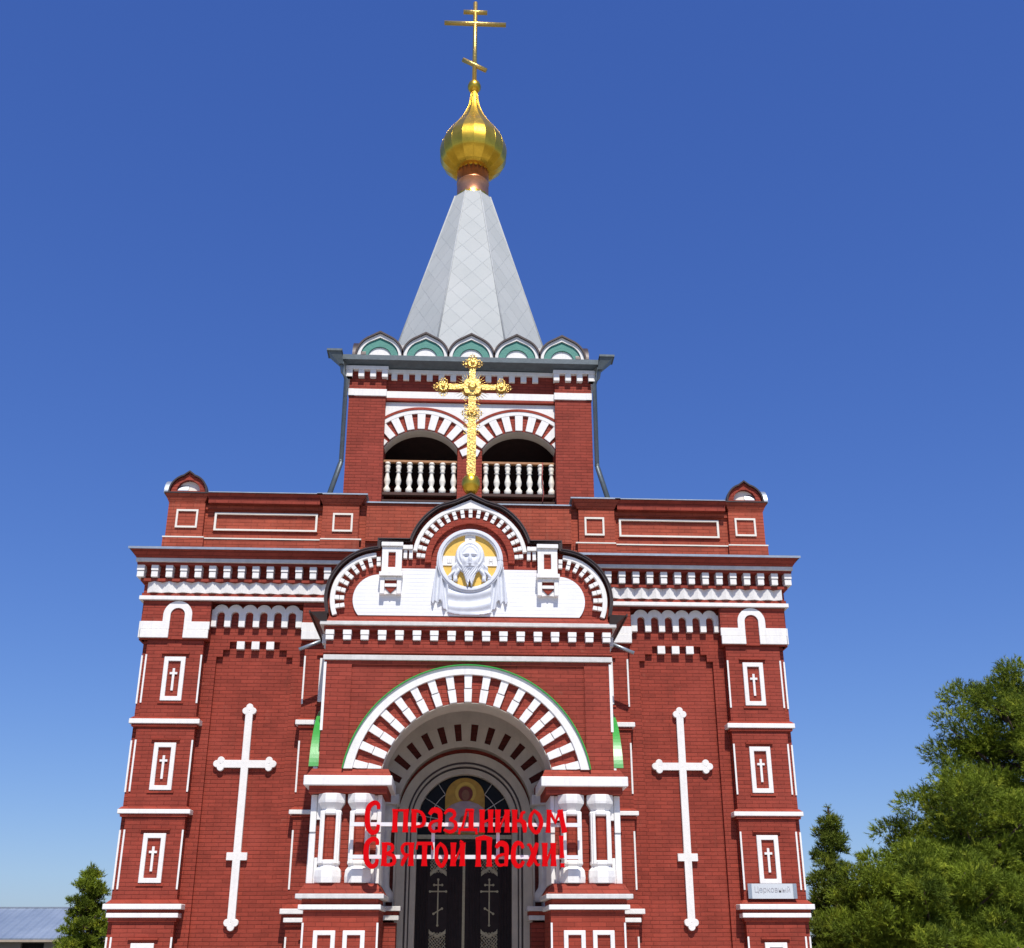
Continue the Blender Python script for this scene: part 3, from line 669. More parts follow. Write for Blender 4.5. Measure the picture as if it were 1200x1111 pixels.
for i in range(-8, 9):
    a = math.radians(90+i*9.65); dx, dz = math.cos(a), math.sin(a); wv_ = .066
    vz.cut()
    for r0, r1, y_ in ((1.488, 1.715, FY-.05), (1.722, 1.962, FY-.062)):
        nx, nz = -dz*wv_, dx*wv_
        p_ = [(dx*r0+nx*.92, AC+dz*r0+nz*.92), (dx*r0-nx*.92, AC+dz*r0-nz*.92), (dx*r1-nx*1.05, AC+dz*r1-nz*1.05), (dx*r1+nx*1.05, AC+dz*r1+nz*1.05)]
        p_ = clip(p_, 0, 1, -4.312)
        if len(p_) > 2: vz.prism(p_, y_, FY+.01)
parts(vz, 'voussoir', 'white', pfw, .005)
# cornice of the porch
pcw = part(MB().box(-2.5, 2.5, FY-.05, 0, 6.305, 6.50).box(-2.46, 2.46, FY+.02, -.0, 6.50, 6.95).box(-2.55, 2.55, FY-.07, 0, 6.69, 6.77).box(-2.54, 2.54, FY-.085, 0, 6.28, 6.33), 'porch_cornice_wall', 'brick')
part(MB().box(-2.53, 2.53, FY-.075, .0, 6.16, 6.25), 'porch_string', 'agedwhite', bevel=.006)
part(MB().box(-2.51, 2.51, FY-.05, .0, 6.252, 6.279), 'porch_string_bed', 'ledge')
dd = MB()
for k in range(-8, 9):
    hw_ = .075
    dd.cut().box(k*.305-hw_, k*.305+hw_, FY-.11, FY+.03, 6.60, 6.685).box(k*.305-hw_+.006, k*.305+hw_-.006, FY-.1, FY+.03, 6.512, 6.596)
for k in range(7):
    for s in (-1, 1):
        a, b_ = (2.44, 2.6) if s > 0 else (-2.6, -2.44); dd.cut().box(a, b_, -2.2+k*.31, -2.05+k*.31, 6.512, 6.685)
parts(dd, 'porch_dentil', 'white', pcw, .005)
part(MB().box(-2.62, 2.62, FY-.13, 0, 6.772, 6.84), 'porch_cornice_band', 'agedwhite', bevel=.006)
part(MB().taper(-2.58, 2.58, FY-.12, 0, 6.842, 6.96, .06, .06, .1), 'porch_cornice_top', 'brick')
for s in (-1, 1):
    part(MB(s).add([(2.62, FY-.14, 6.84), (2.8, FY-.2, 6.98), (2.8, 0, 6.98), (2.62, 0, 6.84), (2.5, FY-.14, 6.84), (2.5, FY-.2, 6.99), (2.5, 0, 6.99), (2.5, 0, 6.84)], [(0, 1, 2, 3), (0, 4, 5, 1), (1, 5, 6, 2), (4, 7, 6, 5), (0, 3, 7, 4), (3, 2, 6, 7)]), 'side_eave', 'eave')
    part(MB(s).box(2.79, 2.815, FY-.22, 0, 6.955, 7.0), 'side_eave_edge', 'eave')
    part(MB(s).tube([(2.78, -.62, 6.96), (3.22, -.62, 6.78)], .035, 8), 'gutter_spout', 'zinc')
# gable
def gable_outline(o):                                      # o: how far the outline is pushed out
    L = [(-2.48-o, 6.97)]
    for q_ in circ(-1.62, 7.27, .90+o, 183, 100, 14): L.append(q_)
    L.append((-1.62-o, 8.19+o*.6)); L.append((-1.62-o, 8.33+o)); L.append((-1.07-o*.3, 8.33+o))
    for q_ in circ(0, 8.06, 1.09+o, 166, 119, 10): L.append(q_)
    L.append((-.28, 9.09+o*1.1)); L.append((0, 9.22+o*1.3))
    R = [(-x_, z_q) for x_, z_q in L[:-1]][::-1]
    return L+R
pg = part(MB().prism(gable_outline(0), FY, -.02), 'porch_gable', 'brick')
go, gi = gable_outline(.045), gable_outline(.002)
part(MB().prism(go+gi[::-1], FY-.15, -.01), 'gable_roof', 'eave')
go2 = gable_outline(.05)
part(MB().prism(gable_outline(.056)+gable_outline(.036)[::-1], FY-.165, FY-.13), 'gable_roof_edge', 'eave')
tym = [(-1.60, 6.975), (1.60, 6.975), (1.60, 7.72), (1.25, 7.72), (1.25, 7.85), (-1.25, 7.85), (-1.25, 7.72), (-1.60, 7.72)]
ty = [(1.25, 7.85), (-1.25, 7.85), (-1.25, 7.72)]+circ(-1.62, 7.27, .46, 90, 220, 20)+circ(1.62, 7.27, .46, -40, 90, 20)+[(1.25, 7.72)]
part(MB().prism(ty, FY-.028, FY+.01), 'white_tympanum', 'whitebrick')
ga = MB()
for s in (-1, 1):
    a0, a1 = (95, 202) if s < 0 else (85, -22)
    ga.cut().ring(s*1.62, 7.27, .775, .86, min(a0, a1), max(a0, a1), FY-.085-.001*s, FY+.01, 28)
parts(ga, 'side_arch_band', 'white', bevel=.006)
cb = circ(0, 8.03, 1.045, 172, 118, 10)+[(-.27, 9.06), (0, 9.18), (.27, 9.06)]+circ(0, 8.03, 1.045, 62, 8, 10)
ci = circ(0, 8.03, .97, 8, 172, 30)
part(MB().prism(cb+ci, FY-.09, FY+.01), 'central_arch_band', 'white', bevel=.006)
gd = MB()
def radial(m_, cx, zc, r0, r1, angs, wd, y0, y1):
    for a in angs:
        m_.cut(); a = math.radians(a); dx, dz = math.cos(a), math.sin(a); nx, nz = -dz*wd/2, dx*wd/2; rm = (r0+r1)/2
        for q0, q1, yo in ((r0, rm-.004, 0), (rm+.004, r1, .012)):
            m_.prism([(cx+dx*q0+nx, zc+dz*q0+nz), (cx+dx*q0-nx, zc+dz*q0-nz), (cx+dx*q1-nx, zc+dz*q1-nz), (cx+dx*q1+nx, zc+dz*q1+nz)], y0-yo, y1)
radial(gd, 0, 8.02, .815, .968, [90+(i)*9.5 for i in range(-9, 10)], .068, FY-.075, FY+.01)
for s in (-1, 1):
    radial(gd, s*1.62, 7.27, .61, .773, [90-s*(2+i*12.4) for i in range(0, 9)], .07, FY-.075, FY+.01)
    for k in range(3): gd.cut().box(s*(1.07+k*.1)-.032, s*(1.07+k*.1)+.032, FY-.08, FY+.01, 8.03, 8.19)
parts(gd, 'gable_dentil', 'white', pg)
parts(MB().box(-1.24, -1.04, FY-.12, FY+.01, 8.195, 8.27).cut().box(1.04, 1.24, FY-.12, FY+.01, 8.195, 8.27), 'shoulder_band', 'white')
for s in (-1, 1):
    pr = part(MB(s).box(1.23, 1.58, FY-.11, FY+.01, 7.74, 8.325), 'gable_pilaster', 'brick')
    part(MB(s).frame_rect(1.225, 1.585, 7.735, 8.22, .115, .1, FY-.15, FY-.105).box(1.21, 1.60, FY-.19, FY-.02, 8.225, 8.30), 'pilaster_frame', 'white', pr, .005)
    bk = part(MB(s).box(1.2, 1.62, FY-.2, FY+.01, 7.66, 7.735).box(1.22, 1.30, FY-.15, FY+.01, 7.34, 7.658).box(1.52, 1.60, FY-.15, FY+.01, 7.34, 7.658).box(1.302, 1.518, FY-.14, FY+.01, 7.47, 7.53).box(1.302, 1.518, FY-.15, FY+.01, 7.60, 7.658), 'gable_bracket', 'white', pr, .005)
    part(MB(s).box(1.301, 1.519, FY-.10, FY+.01, 7.531, 7.598).prism([(1.301, 7.468), (1.41, 7.36), (1.519, 7.468)], FY-.12, FY+.01), 'bracket_inset', 'brick', bk)
    part(MB(s).prism([(1.301, 7.466), (1.408, 7.36), (1.301, 7.34)], FY-.1, FY+.01).prism([(1.519, 7.466), (1.412, 7.36), (1.519, 7.34)], FY-.1, FY+.01), 'bracket_corner', 'white', bk)
part(MB().ring(0, 8.02, .70, .813, -4, 184, FY-.06, FY+.01, 36), 'inner_arch_ring', 'ledge')

# medallion: round relief over hanging cloth
MZ = 8.0
med = part(MB().ring(0, MZ, .50, .60, 0, 359.99, FY-.105, FY+.01, 56).ring(0, MZ, .525, .575, 0, 359.99, FY-.125, FY-.105, 56), 'medallion', 'relief', bevel=.01)
part(MB().disc(0, MZ, .502, FY-.04, FY+.01, 48), 'ochre_ground', 'mosaic', med)
part(MB().box(-.095, .095, FY-.06, FY-.036, MZ+.1, MZ+.495).box(-.495, -.1, FY-.06, FY-.036, MZ-.09, MZ+.09).box(.1, .495, FY-.06, FY-.036, MZ-.09, MZ+.09), 'nimbus_arm', 'white', med)
lt = MB()
lt.ring(0, MZ+.40, .022, .034, 0, 359.9, FY-.07, FY-.059, 16)
for dx in (-.035, 0, .035): lt.box(-.37+dx-.006, -.37+dx+.006, FY-.07, FY-.059, MZ-.035, MZ+.04)
lt.box(-.41, -.33, FY-.069, FY-.0585, MZ-.047, MZ-.036)
for dx in (-.03, .03): lt.box(.38+dx-.006, .38+dx+.006, FY-.07, FY-.059, MZ-.045, MZ+.04)
lt.box(.352, .408, FY-.069, FY-.0585, MZ-.006, MZ+.008)
part(lt, 'nimbus_letters', 'agedwhite', med)
def relief(name, fn, x0, x1, z0, z1, nx, nz, ybase, mat, parent):
    V = []; idx = {}; F = []
    for j in range(nz+1):
        for i in range(nx+1):
            x_ = x0+(x1-x0)*i/nx; z_q = z0+(z1-z0)*j/nz; h = fn(x_, z_q)
            if h is not None: idx[i, j] = len(V); V.append((x_, ybase-h, z_q))
    for j in range(nz):
        for i in range(nx):
            k = [(i, j), (i+1, j), (i+1, j+1), (i, j+1)]
            if all(q_ in idx for q_ in k): F.append([idx[q_] for q_ in k])
    # close the sides back to the wall
    from collections import Counter
    ec = {}
    for f in F:
        for a in range(4):
            e = (f[a], f[(a+1) % 4]); r_ = (e[1], e[0])
            if r_ in ec: del ec[r_]
            else: ec[e] = 1
    bk = {}
    for a, b_ in ec:
        for q_ in (a, b_):
            if q_ not in bk: bk[q_] = len(V); V.append((V[q_][0], ybase+.02, V[q_][2]))
    for a, b_ in ec: F.append([b_, a, bk[a], bk[b_]])
    mb = MB(); mb.add(V, F, True); return part(mb, name, mat, parent)
G = lambda x, s: math.exp(-(x/s)**2)
def head(x, z):
    u, v = x, z-MZ
    r = (u/.25)**2+((v-.05)/.30)**2                         # hair mass
    bw = .155*(1-max(0, (-v-.08))/.50)                      # beard narrowing to two points
    inb = (-.45 < v <= -.05 and abs(u) < max(.03, bw)) and not (v < -.36 and abs(u) < (-.36-v)*.25)
    if v < -.40 and abs(abs(u)-.045) > .03: inb = False
    lock = False; lh = 0
    for sx_ in (-1, 1):
        for c0, c1, lo in ((.215, .345, -.34), (.17, .255, -.37)):
            if lo < v < -.02:
                c_ = sx_*(c0+(c1-c0)*((-.02-v)/(-.02-lo))+.012*math.sin(v*40)); d_ = abs(u-c_); w_ = .04
                if d_ < w_: lock = True; lh = max(lh, .03+.05*math.sqrt(1-(d_/w_)**2))
    if r > 1 and not inb and not lock: return None
    h = .04
    if r <= 1:
        h = .05+.085*math.sqrt(max(0, 1-r))
        h += .008*math.cos((math.hypot(u*1.2, v-.1)+.0)*95)*(1 if f_(u, v) > 1 else 0)
        h -= .02*G(u, .008)*(1 if v > .2 else 0)
    f = f_(u, v)
    if f < 1: h = max(h, .085+.075*math.sqrt(1-f))
    if inb: h = max(h, .05+.085*math.sqrt(max(0, 1-(u/(bw+.04))**2))+.008*math.sin(u*150+8*math.sin(v*14)))
    if lock: h = max(h, lh+.006*math.sin(v*55+abs(u)*30))
    if f < 1.1:
        h += .05*G(u, .02)*G(v+.02, .085)*(1 if v < .08 else G(v-.08, .03))
        h += .02*G(u, .034)*G(v+.09, .02)
        for sx_ in (-1, 1):
            h -= .052*G(u-sx_*.062, .036)*G(v-.045, .022); h += .022*G(u-sx_*.062, .02)*G(v-.042, .011)
            h += .022*G(u-sx_*.064, .05)*G(v-.09-.15*(.06-abs(u))*.3, .012)
            h += .012*G(u-sx_*.09, .03)*G(v+.04, .04)
        h -= .018*G(u, .04)*G(v+.143, .009); h += .014*G(u, .035)*G(v+.16, .011); h += .018*G(abs(u)-.035, .032)*G(v+.122, .012)
    return h
def f_(u, v): return (u/.14)**2+((v+.01)/.225)**2
relief('bearded_head', lambda x_, z_q: head(x_*.93, MZ+(z_q-MZ)*.93), -.42, .42, MZ-.49, MZ+.40, 130, 136, FY-.035, 'relief', med)
def cloth(x, z):
    ax = abs(x); v = z
    if z > 8.02 or math.hypot(x, z-MZ) < .52: return None
    # outer folds hanging at both sides
    w0 = .60+.1*(8.0-z)/.8
    zig = 7.24+.05*math.sin(ax*70)
    if ax > w0: return None
    if ax > .50:
        if z < 7.22+.035*math.sin(ax*75)-(ax-.5)*.12: return None
        return .05+.035*math.sin(ax*52+z*2.5)+.02
    low = 6.985+.09*(ax/.5)**3
    if ax > .40: low += .05*abs(math.sin((ax-.40)*60))
    if z < low: return None
    if ax > .38: return .065+.034*math.sin(ax*58-z*7)
    R_ = math.hypot(x*.9, z-(MZ+.35))
    return .07+.016*math.sin(R_*27+x*2)+.012*G(z-low-.03, .03)
relief('hanging_cloth', cloth, -.74, .74, 6.98, 8.0, 130, 100, FY+.0, 'relief', med)

# porch piers, columns, pedestals
for s in (-1, 1):
    core = part(MB(s).box(1.47, 2.56, -2.2, -1.25, 2.47, 3.92), 'porch_pier', 'brick')
    cs = MB(s)
    for a, b_ in ((2.5, 2.6), (1.42, 1.49)):
        cs.cut().box(a, b_, -2.25, -1.2, 2.5, 3.3); cs.box(a, b_, -2.27, -1.2, 3.302, 3.905)
    cs.cut().box(1.495, 1.62, -2.26, -2.19, 3.5, 3.9).cut().box(2.42, 2.495, -2.26, -2.19, 3.5, 3.9)
    cs.cut().box(2.44, 2.495, -2.255, -2.19, 2.5, 2.9).cut().box(1.495, 1.56, -2.255, -2.19, 2.5, 2.9)
    parts(cs, 'corner_strip', 'white', core, .006)
    for cx in (1.76, 2.25):
        cy = -2.28; A8 = PI/8
        def oc(f): return f/math.cos(PI/8)
        pc = part(MB(s).lathe([(oc(.135), 2.8), (oc(.135), 3.62)], cx, cy, 8, A8, False), 'column', 'ledge')
        # white edges of the shaft, the front face left red
        st = MB(s)
        for sg in (-1, 1):
            for ang in (0, 1):
                pass
            st.cut().box(cx+sg*.118-.026, cx+sg*.118+.026, cy-.155, cy-.07, 2.8, 3.62)
            st.box(cx+sg*.15-.02, cx+sg*.15+.02, cy-.12, cy+.05, 2.8, 3.62)
        parts(st, 'shaft_edge', 'white', pc, .006)
        part(MB(s).lathe([(oc(.14), 3.56), (oc(.175), 3.58), (oc(.175), 3.63), (oc(.15), 3.65), (oc(.17), 3.69), (oc(.215), 3.76), (oc(.22), 3.80), (oc(.22), 3.908)], cx, cy, 8, A8, False), 'capital', 'white', pc, .008)
        part(MB(s).lathe([(oc(.21), 2.5), (oc(.215), 2.6), (oc(.205), 2.70), (oc(.16), 2.76), (oc(.165), 2.78), (oc(.18), 2.79), (oc(.18), 2.84), (oc(.145), 2.86)], cx, cy, 8, A8, False), 'column_base', 'white', pc, .008)
    ab = part(MB(s).box(1.25, 2.72, FY-.13, -1.1, 4.03, 4.19), 'impost', 'white', bevel=.01)
    part(MB(s).taper(1.27, 2.68, FY-.1, -1.12, 4.192, 4.308, .05, .08, .06).box(1.33, 2.63, FY-.05, -1.17, 3.912, 4.028).box(1.38, 2.6, -1.115, -1.0, 4.2, 4.3), 'impost_ledge', 'ledge', ab)
    pd = part(MB(s).box(1.39, 2.6, FY-.02, -1.1, 0, 2.09), 'porch_pedestal', 'ledge')
    part(MB(s).taper(1.33, 2.70, FY-.11, -1.05, 2.335, 2.49, .1, .1, .07).box(1.4, 2.63, FY-.05, -1.07, 2.172, 2.258), 'pedestal_top', 'ledge', pd)
    part(MB(s).box(1.31, 2.73, FY-.14, -1.02, 2.26, 2.333), 'moulding', 'agedwhite', pd, .008); part(MB(s).box(1.355, 2.68, FY-.09, -1.06, 2.095, 2.17), 'moulding', 'white', pd, .008)
    for fx in (1.77, 2.24):
        part(MB(s).frame_rect(fx-.175, fx+.175, .9, 1.785, .07, .07, FY-.055, FY-.015), 'panel_frame', 'white', pd, .006)
    parts(MB(s).box(1.385, 1.415, FY-.045, FY-.01, .5, 1.9).cut().box(2.575, 2.605, FY-.045, FY-.01, .5, 1.9), 'corner_bead', 'white', pd)
    # responds against the church wall
    rs = part(MB(s).box(1.42, 2.5, -.45, .0, 2.2, 3.95), 'respond', 'agedwhite')
    part(MB(s).lathe([(.2, 2.28), (.2, 2.42), (.13, 2.52), (.12, 2.6), (.12, 3.5), (.16, 3.53), (.12, 3.58), (.2, 3.75), (.2, 3.95)], 1.47, -.3, 16), 'respond_shaft', 'agedwhite', rs)
    part(MB(s).box(1.22, 2.5, -.55, 0, 3.95, 4.12), 'respond_cap', 'agedwhite', rs); part(MB(s).box(1.3, 2.5, -.5, -.0, 4.122, 4.3), 'respond_block', 'brick', rs)
    part(MB(s).box(1.2, 2.5, -.5, 0, 0, 1.93), 'respond_pedestal', 'brick', rs)
    part(MB(s).box(1.12, 2.5, -.62, 0, 2.12, 2.2).box(1.15, 2.5, -.57, 0, 1.97, 2.05), 'respond_moulding', 'agedwhite', rs, .006)
    part(MB(s).box(1.16, 2.5, -.56, 0, 2.052, 2.118), 'respond_ledge', 'brick', rs)
part(MB().box(-2.9, 2.9, -2.9, .3, 0, .8), 'porch_floor', 'paving')
st = MB()
for k in range(4): st.box(-2.9, 2.9, -2.9-.32*(k+1), -2.9-.32*k, 0, .8-.16*(k+1))
part(st, 'porch_steps', 'paving')
# inner portal
part(MB().arch(0, 3.8, 1.70, 2.09, 3.9, -.06, .01, 40).arch(0, 3.8, 1.265, 1.375, 3.9, -.043, .27, 40).arch(0, 3.8, 1.265, 1.30, 2.0, -.012, .27, 40), 'portal_band', 'plaster')
pv = MB()
for i in range(-7, 8):
    a = math.radians(90+i*11.4); dx, dz = math.cos(a), math.sin(a)
    r0, r1, h0, h1 = 1.302, 1.698, .075, .1
    pv.cut().prism([(dx*r0-dz*h0, 3.8+dz*r0+dx*h0), (dx*r0+dz*h0, 3.8+dz*r0-dx*h0), (dx*r1+dz*h1, 3.8+dz*r1-dx*h1), (dx*r1-dz*h1, 3.8+dz*r1+dx*h1)], -.045, .01)
parts(pv, 'portal_voussoir', 'plaster', pw)
part(MB().box(-.07, .07, -.075, .01, 5.502, 5.66), 'keystone', 'plaster', pw)
ps = part(MB().arch(0, 3.72, 1.10, 1.264, .8, .22, .278, 40), 'portal_surround', 'plaster')
part(MB().arch(0, 3.72, 1.068, 1.098, .8, .26, .42, 40), 'groove', 'eave', ps)
part(MB().arch(0, 3.72, 1.03, 1.066, .8, .30, .5, 40), 'inner_band', 'plaster', ps)
part(MB().arch(0, 3.72, 1.008, 1.028, .8, .36, .5, 40), 'groove', 'eave', ps)
part(MB().arch(0, 3.71, .90, 1.006, .8, .40, .62, 40), 'inner_band', 'plaster', ps)
# fanlight with muntins and icon
fl = part(MB().prism(circ(0, 3.71, .915, 180, 0, 36)+[(.915, 3.5), (-.915, 3.5)], .60, .64), 'fanlight', 'glass')
mu = MB()
for a in (32, 55, 125, 148, 10, 170):
    a = math.radians(a); mu.cut().tube([(.42*math.cos(a), .59, 3.71+.42*math.sin(a)), (.9*math.cos(a), .59, 3.71+.9*math.sin(a))], .009, 5)
for a0, a1 in ((2, 66), (114, 178)):
    mu.cut().tube([(x_, .59, z_q) for x_, z_q in circ(0, 3.71, .66, a0, a1, 12)], .009, 5)
parts(mu, 'muntin', 'agedwhite', fl)
ic = part(MB().prism([(-.38, 3.5), (.38, 3.5), (.38, 4.2)]+circ(0, 4.18, .38, 0, 180, 24)+[(-.38, 4.2)], .54, .595), 'icon', 'iconfield')
part(MB().ring(.01, 4.28, .14, .20, -50, 230, .528, .545, 32), 'halo', 'halo', ic)
part(MB().prism(circ(.01, 4.26, .14, -60, 240, 24), .527, .546), 'veil', 'veil', ic)
part(MB().prism([(.01+.075*math.cos(a)*1.0, 4.235+.1*math.sin(a)) for a in [2*PI*k/20 for k in range(20)]], .518, .53), 'face', 'skin', ic)
part(MB().prism([(-.375, 3.55), (.375, 3.55), (.375, 3.98), (.25, 4.07), (.09, 4.12), (-.08, 4.12), (-.25, 4.06), (-.375, 3.96)], .531, .545), 'robe', 'robe', ic)
part(MB().prism([(-.05, 4.12), (.07, 4.12), (.05, 4.17), (-.03, 4.17)], .529, .5305).prism(circ(0, 3.76, .1, 0, 359, 16), .528, .5305), 'inner_figure', 'skin', ic)
part(MB().box(-.9, .9, .5, .62, 3.425, 3.5), 'lintel', 'brass')
part(MB().box(-.9, .9, .56, .64, 3.36, 3.424), 'transom', 'door')
# door leaves
for s in (-1, 1):
    dl = MB(s).box(.012, .905, .60, .66, .8, 3.36)
    dr = part(dl, 'door', 'door')
    rb_ = MB(s)
    for x_ in (.10, .16, .22, .74, .79, .84): rb_.box(x_-.012, x_+.012, .575, .602, .85, 3.3)
    rb_.frame_rect(.27, .70, .86, 3.28, .025, .03, .57, .602)
    part(rb_, 'door_rib', 'door', dr, .004)
    px = .48
    cx_ = MB(s)
    cx_.box(px-.012, px+.012, .578, .60, 1.9, 2.70)
    cx_.box(px-.075, px+.075, .579, .60, 2.595, 2.615).box(px-.15, px+.15, .5795, .60, 2.48, 2.503)
    cx_.prism([(px-s*.0-.08*s*s, 2.205), (px-.08, 2.18), (px+.075, 2.09), (px+.075, 2.115)], .577, .60)
    for q_ in ((px, 2.70), (px, 1.9), (px-.075, 2.605), (px+.075, 2.605), (px-.15, 2.49), (px+.15, 2.49), (px-.08, 2.19), (px+.075, 2.1)): cx_.disc(q_[0], q_[1], .022, .574, .6, 10)
    part(cx_, 'door_cross', 'brass', dr)
    orn = MB(s)
    r2 = random.Random(3)
    for zc, up in ((1.62, 1), (2.98, -1)):
        w_ = .155
        for i in range(-2, 3):
            for j in range(-2, 3):
                zz = zc+j*.062+up*abs(i)*.012
                orn.ring(px+i*.062, zz, .018, .03, 0, 359.9, .582-.001*((i+j) % 2), .6, 10)
        if up > 0: orn.prism([(px-w_, zc+.14), (px-w_, zc+.22), (px-.12, zc+.17), (px, zc+.12), (px+.12, zc+.17), (px+w_, zc+.22), (px+w_, zc+.14), (px, zc+.06)], .58, .6)
        else: orn.prism([(px-w_, zc-.14), (px-w_, zc-.22), (px, zc-.10), (px+w_, zc-.22), (px+w_, zc-.14), (px, zc-.05)], .58, .6)
        for sg in (-1, 1):
            orn.tube([(px+sg*w_, .588, zc-.16), (px+sg*.07, .588, zc-.06), (px+sg*w_, .588, zc+.04), (px+sg*.05, .588, zc+.13)], .012, 5)
    part(orn, 'door_ornament', 'brass', dr)
part(MB().box(-.024, .024, .57, .615, .82, 3.34), 'door_astragal', 'brass')

# gilded cross on the gable
gc = part(MB().lathe([(.04, 9.28), (.12, 9.36), (.165, 9.45), (.175, 9.52), (.165, 9.6), (.13, 9.66), (.06, 9.70), (.05, 9.72)], 0, -2.42, 24), 'gable_cross', 'gold')
cz = 11.54
part(MB().box(-.072, .072, -2.45, -2.38, 9.69, cz-.1).box(-.085, -.073, -2.47, -2.37, 9.70, 10.75).box(.073, .085, -2.47, -2.37, 9.70, 10.75).box(-.03, .03, -2.462, -2.449, 9.8, 11.35).box(-.06, .06, -2.45, -2.38, cz+.1, 12.06), 'shaft', 'goldcross', gc)
parts(MB().box(-.56, -.12, -2.45, -2.385, cz-.055, cz+.055).cut().box(.12, .56, -2.45, -2.385, cz-.055, cz+.055), 'arm', 'goldcross', gc)
fil = MB()
for (ex, ez, R_) in ((-.56, cz, .115), (.56, cz, .115), (0, 12.06, .115), (0, 10.99, .09)):
    fil.cut().disc(ex, ez, R_, -2.47, -2.375, 20, R_*.85); fil.disc(ex, ez, R_*.45, -2.51, -2.46, 12, R_*.2)
    for k in range(12):
        a = 2*PI*k/12; fil.disc(ex+R_*.82*math.cos(a), ez+R_*.82*math.sin(a), R_*.16, -2.49, -2.44, 6, R_*.08)
fil.cut()
for k in range(4):
    a = PI/4+k*PI/2; fil.disc(.11*math.cos(a), cz+.11*math.sin(a), .105, -2.48, -2.37, 16, .08)
    a = k*PI/2; fil.disc(.14*math.cos(a), cz+.14*math.sin(a), .06, -2.475, -2.37, 12, .05)
fil.disc(0, cz, .105, -2.53, -2.46, 20, .05)
parts(fil, 'boss', 'goldcross', gc)
fg = MB()
def curl(x_, z_q, r_, a0=0, a1=300): fg.tube([(p_[0], -2.42, p_[1]) for p_ in circ(x_, z_q, r_, a0, a1, 9)], .009, 5)
def fleur(ex, ez, ang, sc_=1):
    a = math.radians(ang); dx, dz = math.cos(a), math.sin(a)
    fg.tube([(ex, -2.42, ez), (ex+dx*.24*sc_, -2.42, ez+dz*.24*sc_)], .016, 5, .003)
    for sg in (-1, 1):
        px_, pz_ = ex+dx*.13*sc_-dz*.055*sg*sc_, ez+dz*.13*sc_+dx*.055*sg*sc_
        curl(px_, pz_, .032*sc_, 0, 340)
        fg.disc(ex+dx*.19*sc_-dz*.03*sg, ez+dz*.19*sc_+dx*.03*sg, .014, -2.44, -2.40, 6)
for ex, ez, main in ((-.56, cz, 180), (.56, cz, 0), (0, 12.06, 90)):
    for da in (-90, 0, 90): fleur(ex, ez, main+da, .95)
    for da in (-45, 45): fleur(ex, ez, main+da, .6)
for sg in (-1, 1):
    fleur(0, 10.99, 0 if sg > 0 else 180, .95); fleur(0, 10.99, 45 if sg > 0 else 135, .8); fleur(0, 10.99, -45 if sg > 0 else 225, .8)
    for zz in (10.72, 10.58, 10.84, 11.15, 11.28): curl(sg*.12, zz, .035)
    for ang in (25, 36, 47, 58, 68):
        a = math.radians(ang)
        for vz_ in (-1, 1): fg.tube([(sg*.1*math.cos(a), -2.41, cz+vz_*.1*math.sin(a)), (sg*.36*math.cos(a), -2.41, cz+vz_*.36*math.sin(a))], .012, 4, .002)
part(fg, 'filigree', 'goldcross', gc)

# ------------------------------------------------------------------ festive sign of red letters on white tubes
sign = tag(empty('festive_sign', (0, -2.72, 2.9)), 'two rows of red Easter greeting letters on white tubes across the porch', 'sign')
def spart(mb, name, mat, parent=sign, bevel=0):
    mb.v = [(x_, y_+2.72, z_q-2.9) for x_, y_, z_q in mb.v]; return mb.build(name, mat, parent, bevel)
for z0, z1 in ((3.365, 3.425), (2.86, 2.92)): spart(MB().box(-1.9, 1.9, -2.66, -2.6, z0, z1), 'rail', 'steel')
for x_ in (-.54, .52): spart(MB().box(x_-.028, x_+.028, -2.655, -2.605, 2.922, 3.363), 'post', 'steel')
for x_ in (-1.6, 1.6):
    for z_q in (3.395, 2.89): spart(MB().box(x_-.02, x_+.02, -2.6, -2.40, z_q-.02, z_q+.02), 'bracket', 'steel')
T, t_ = .085, .05     # thick and thin strokes
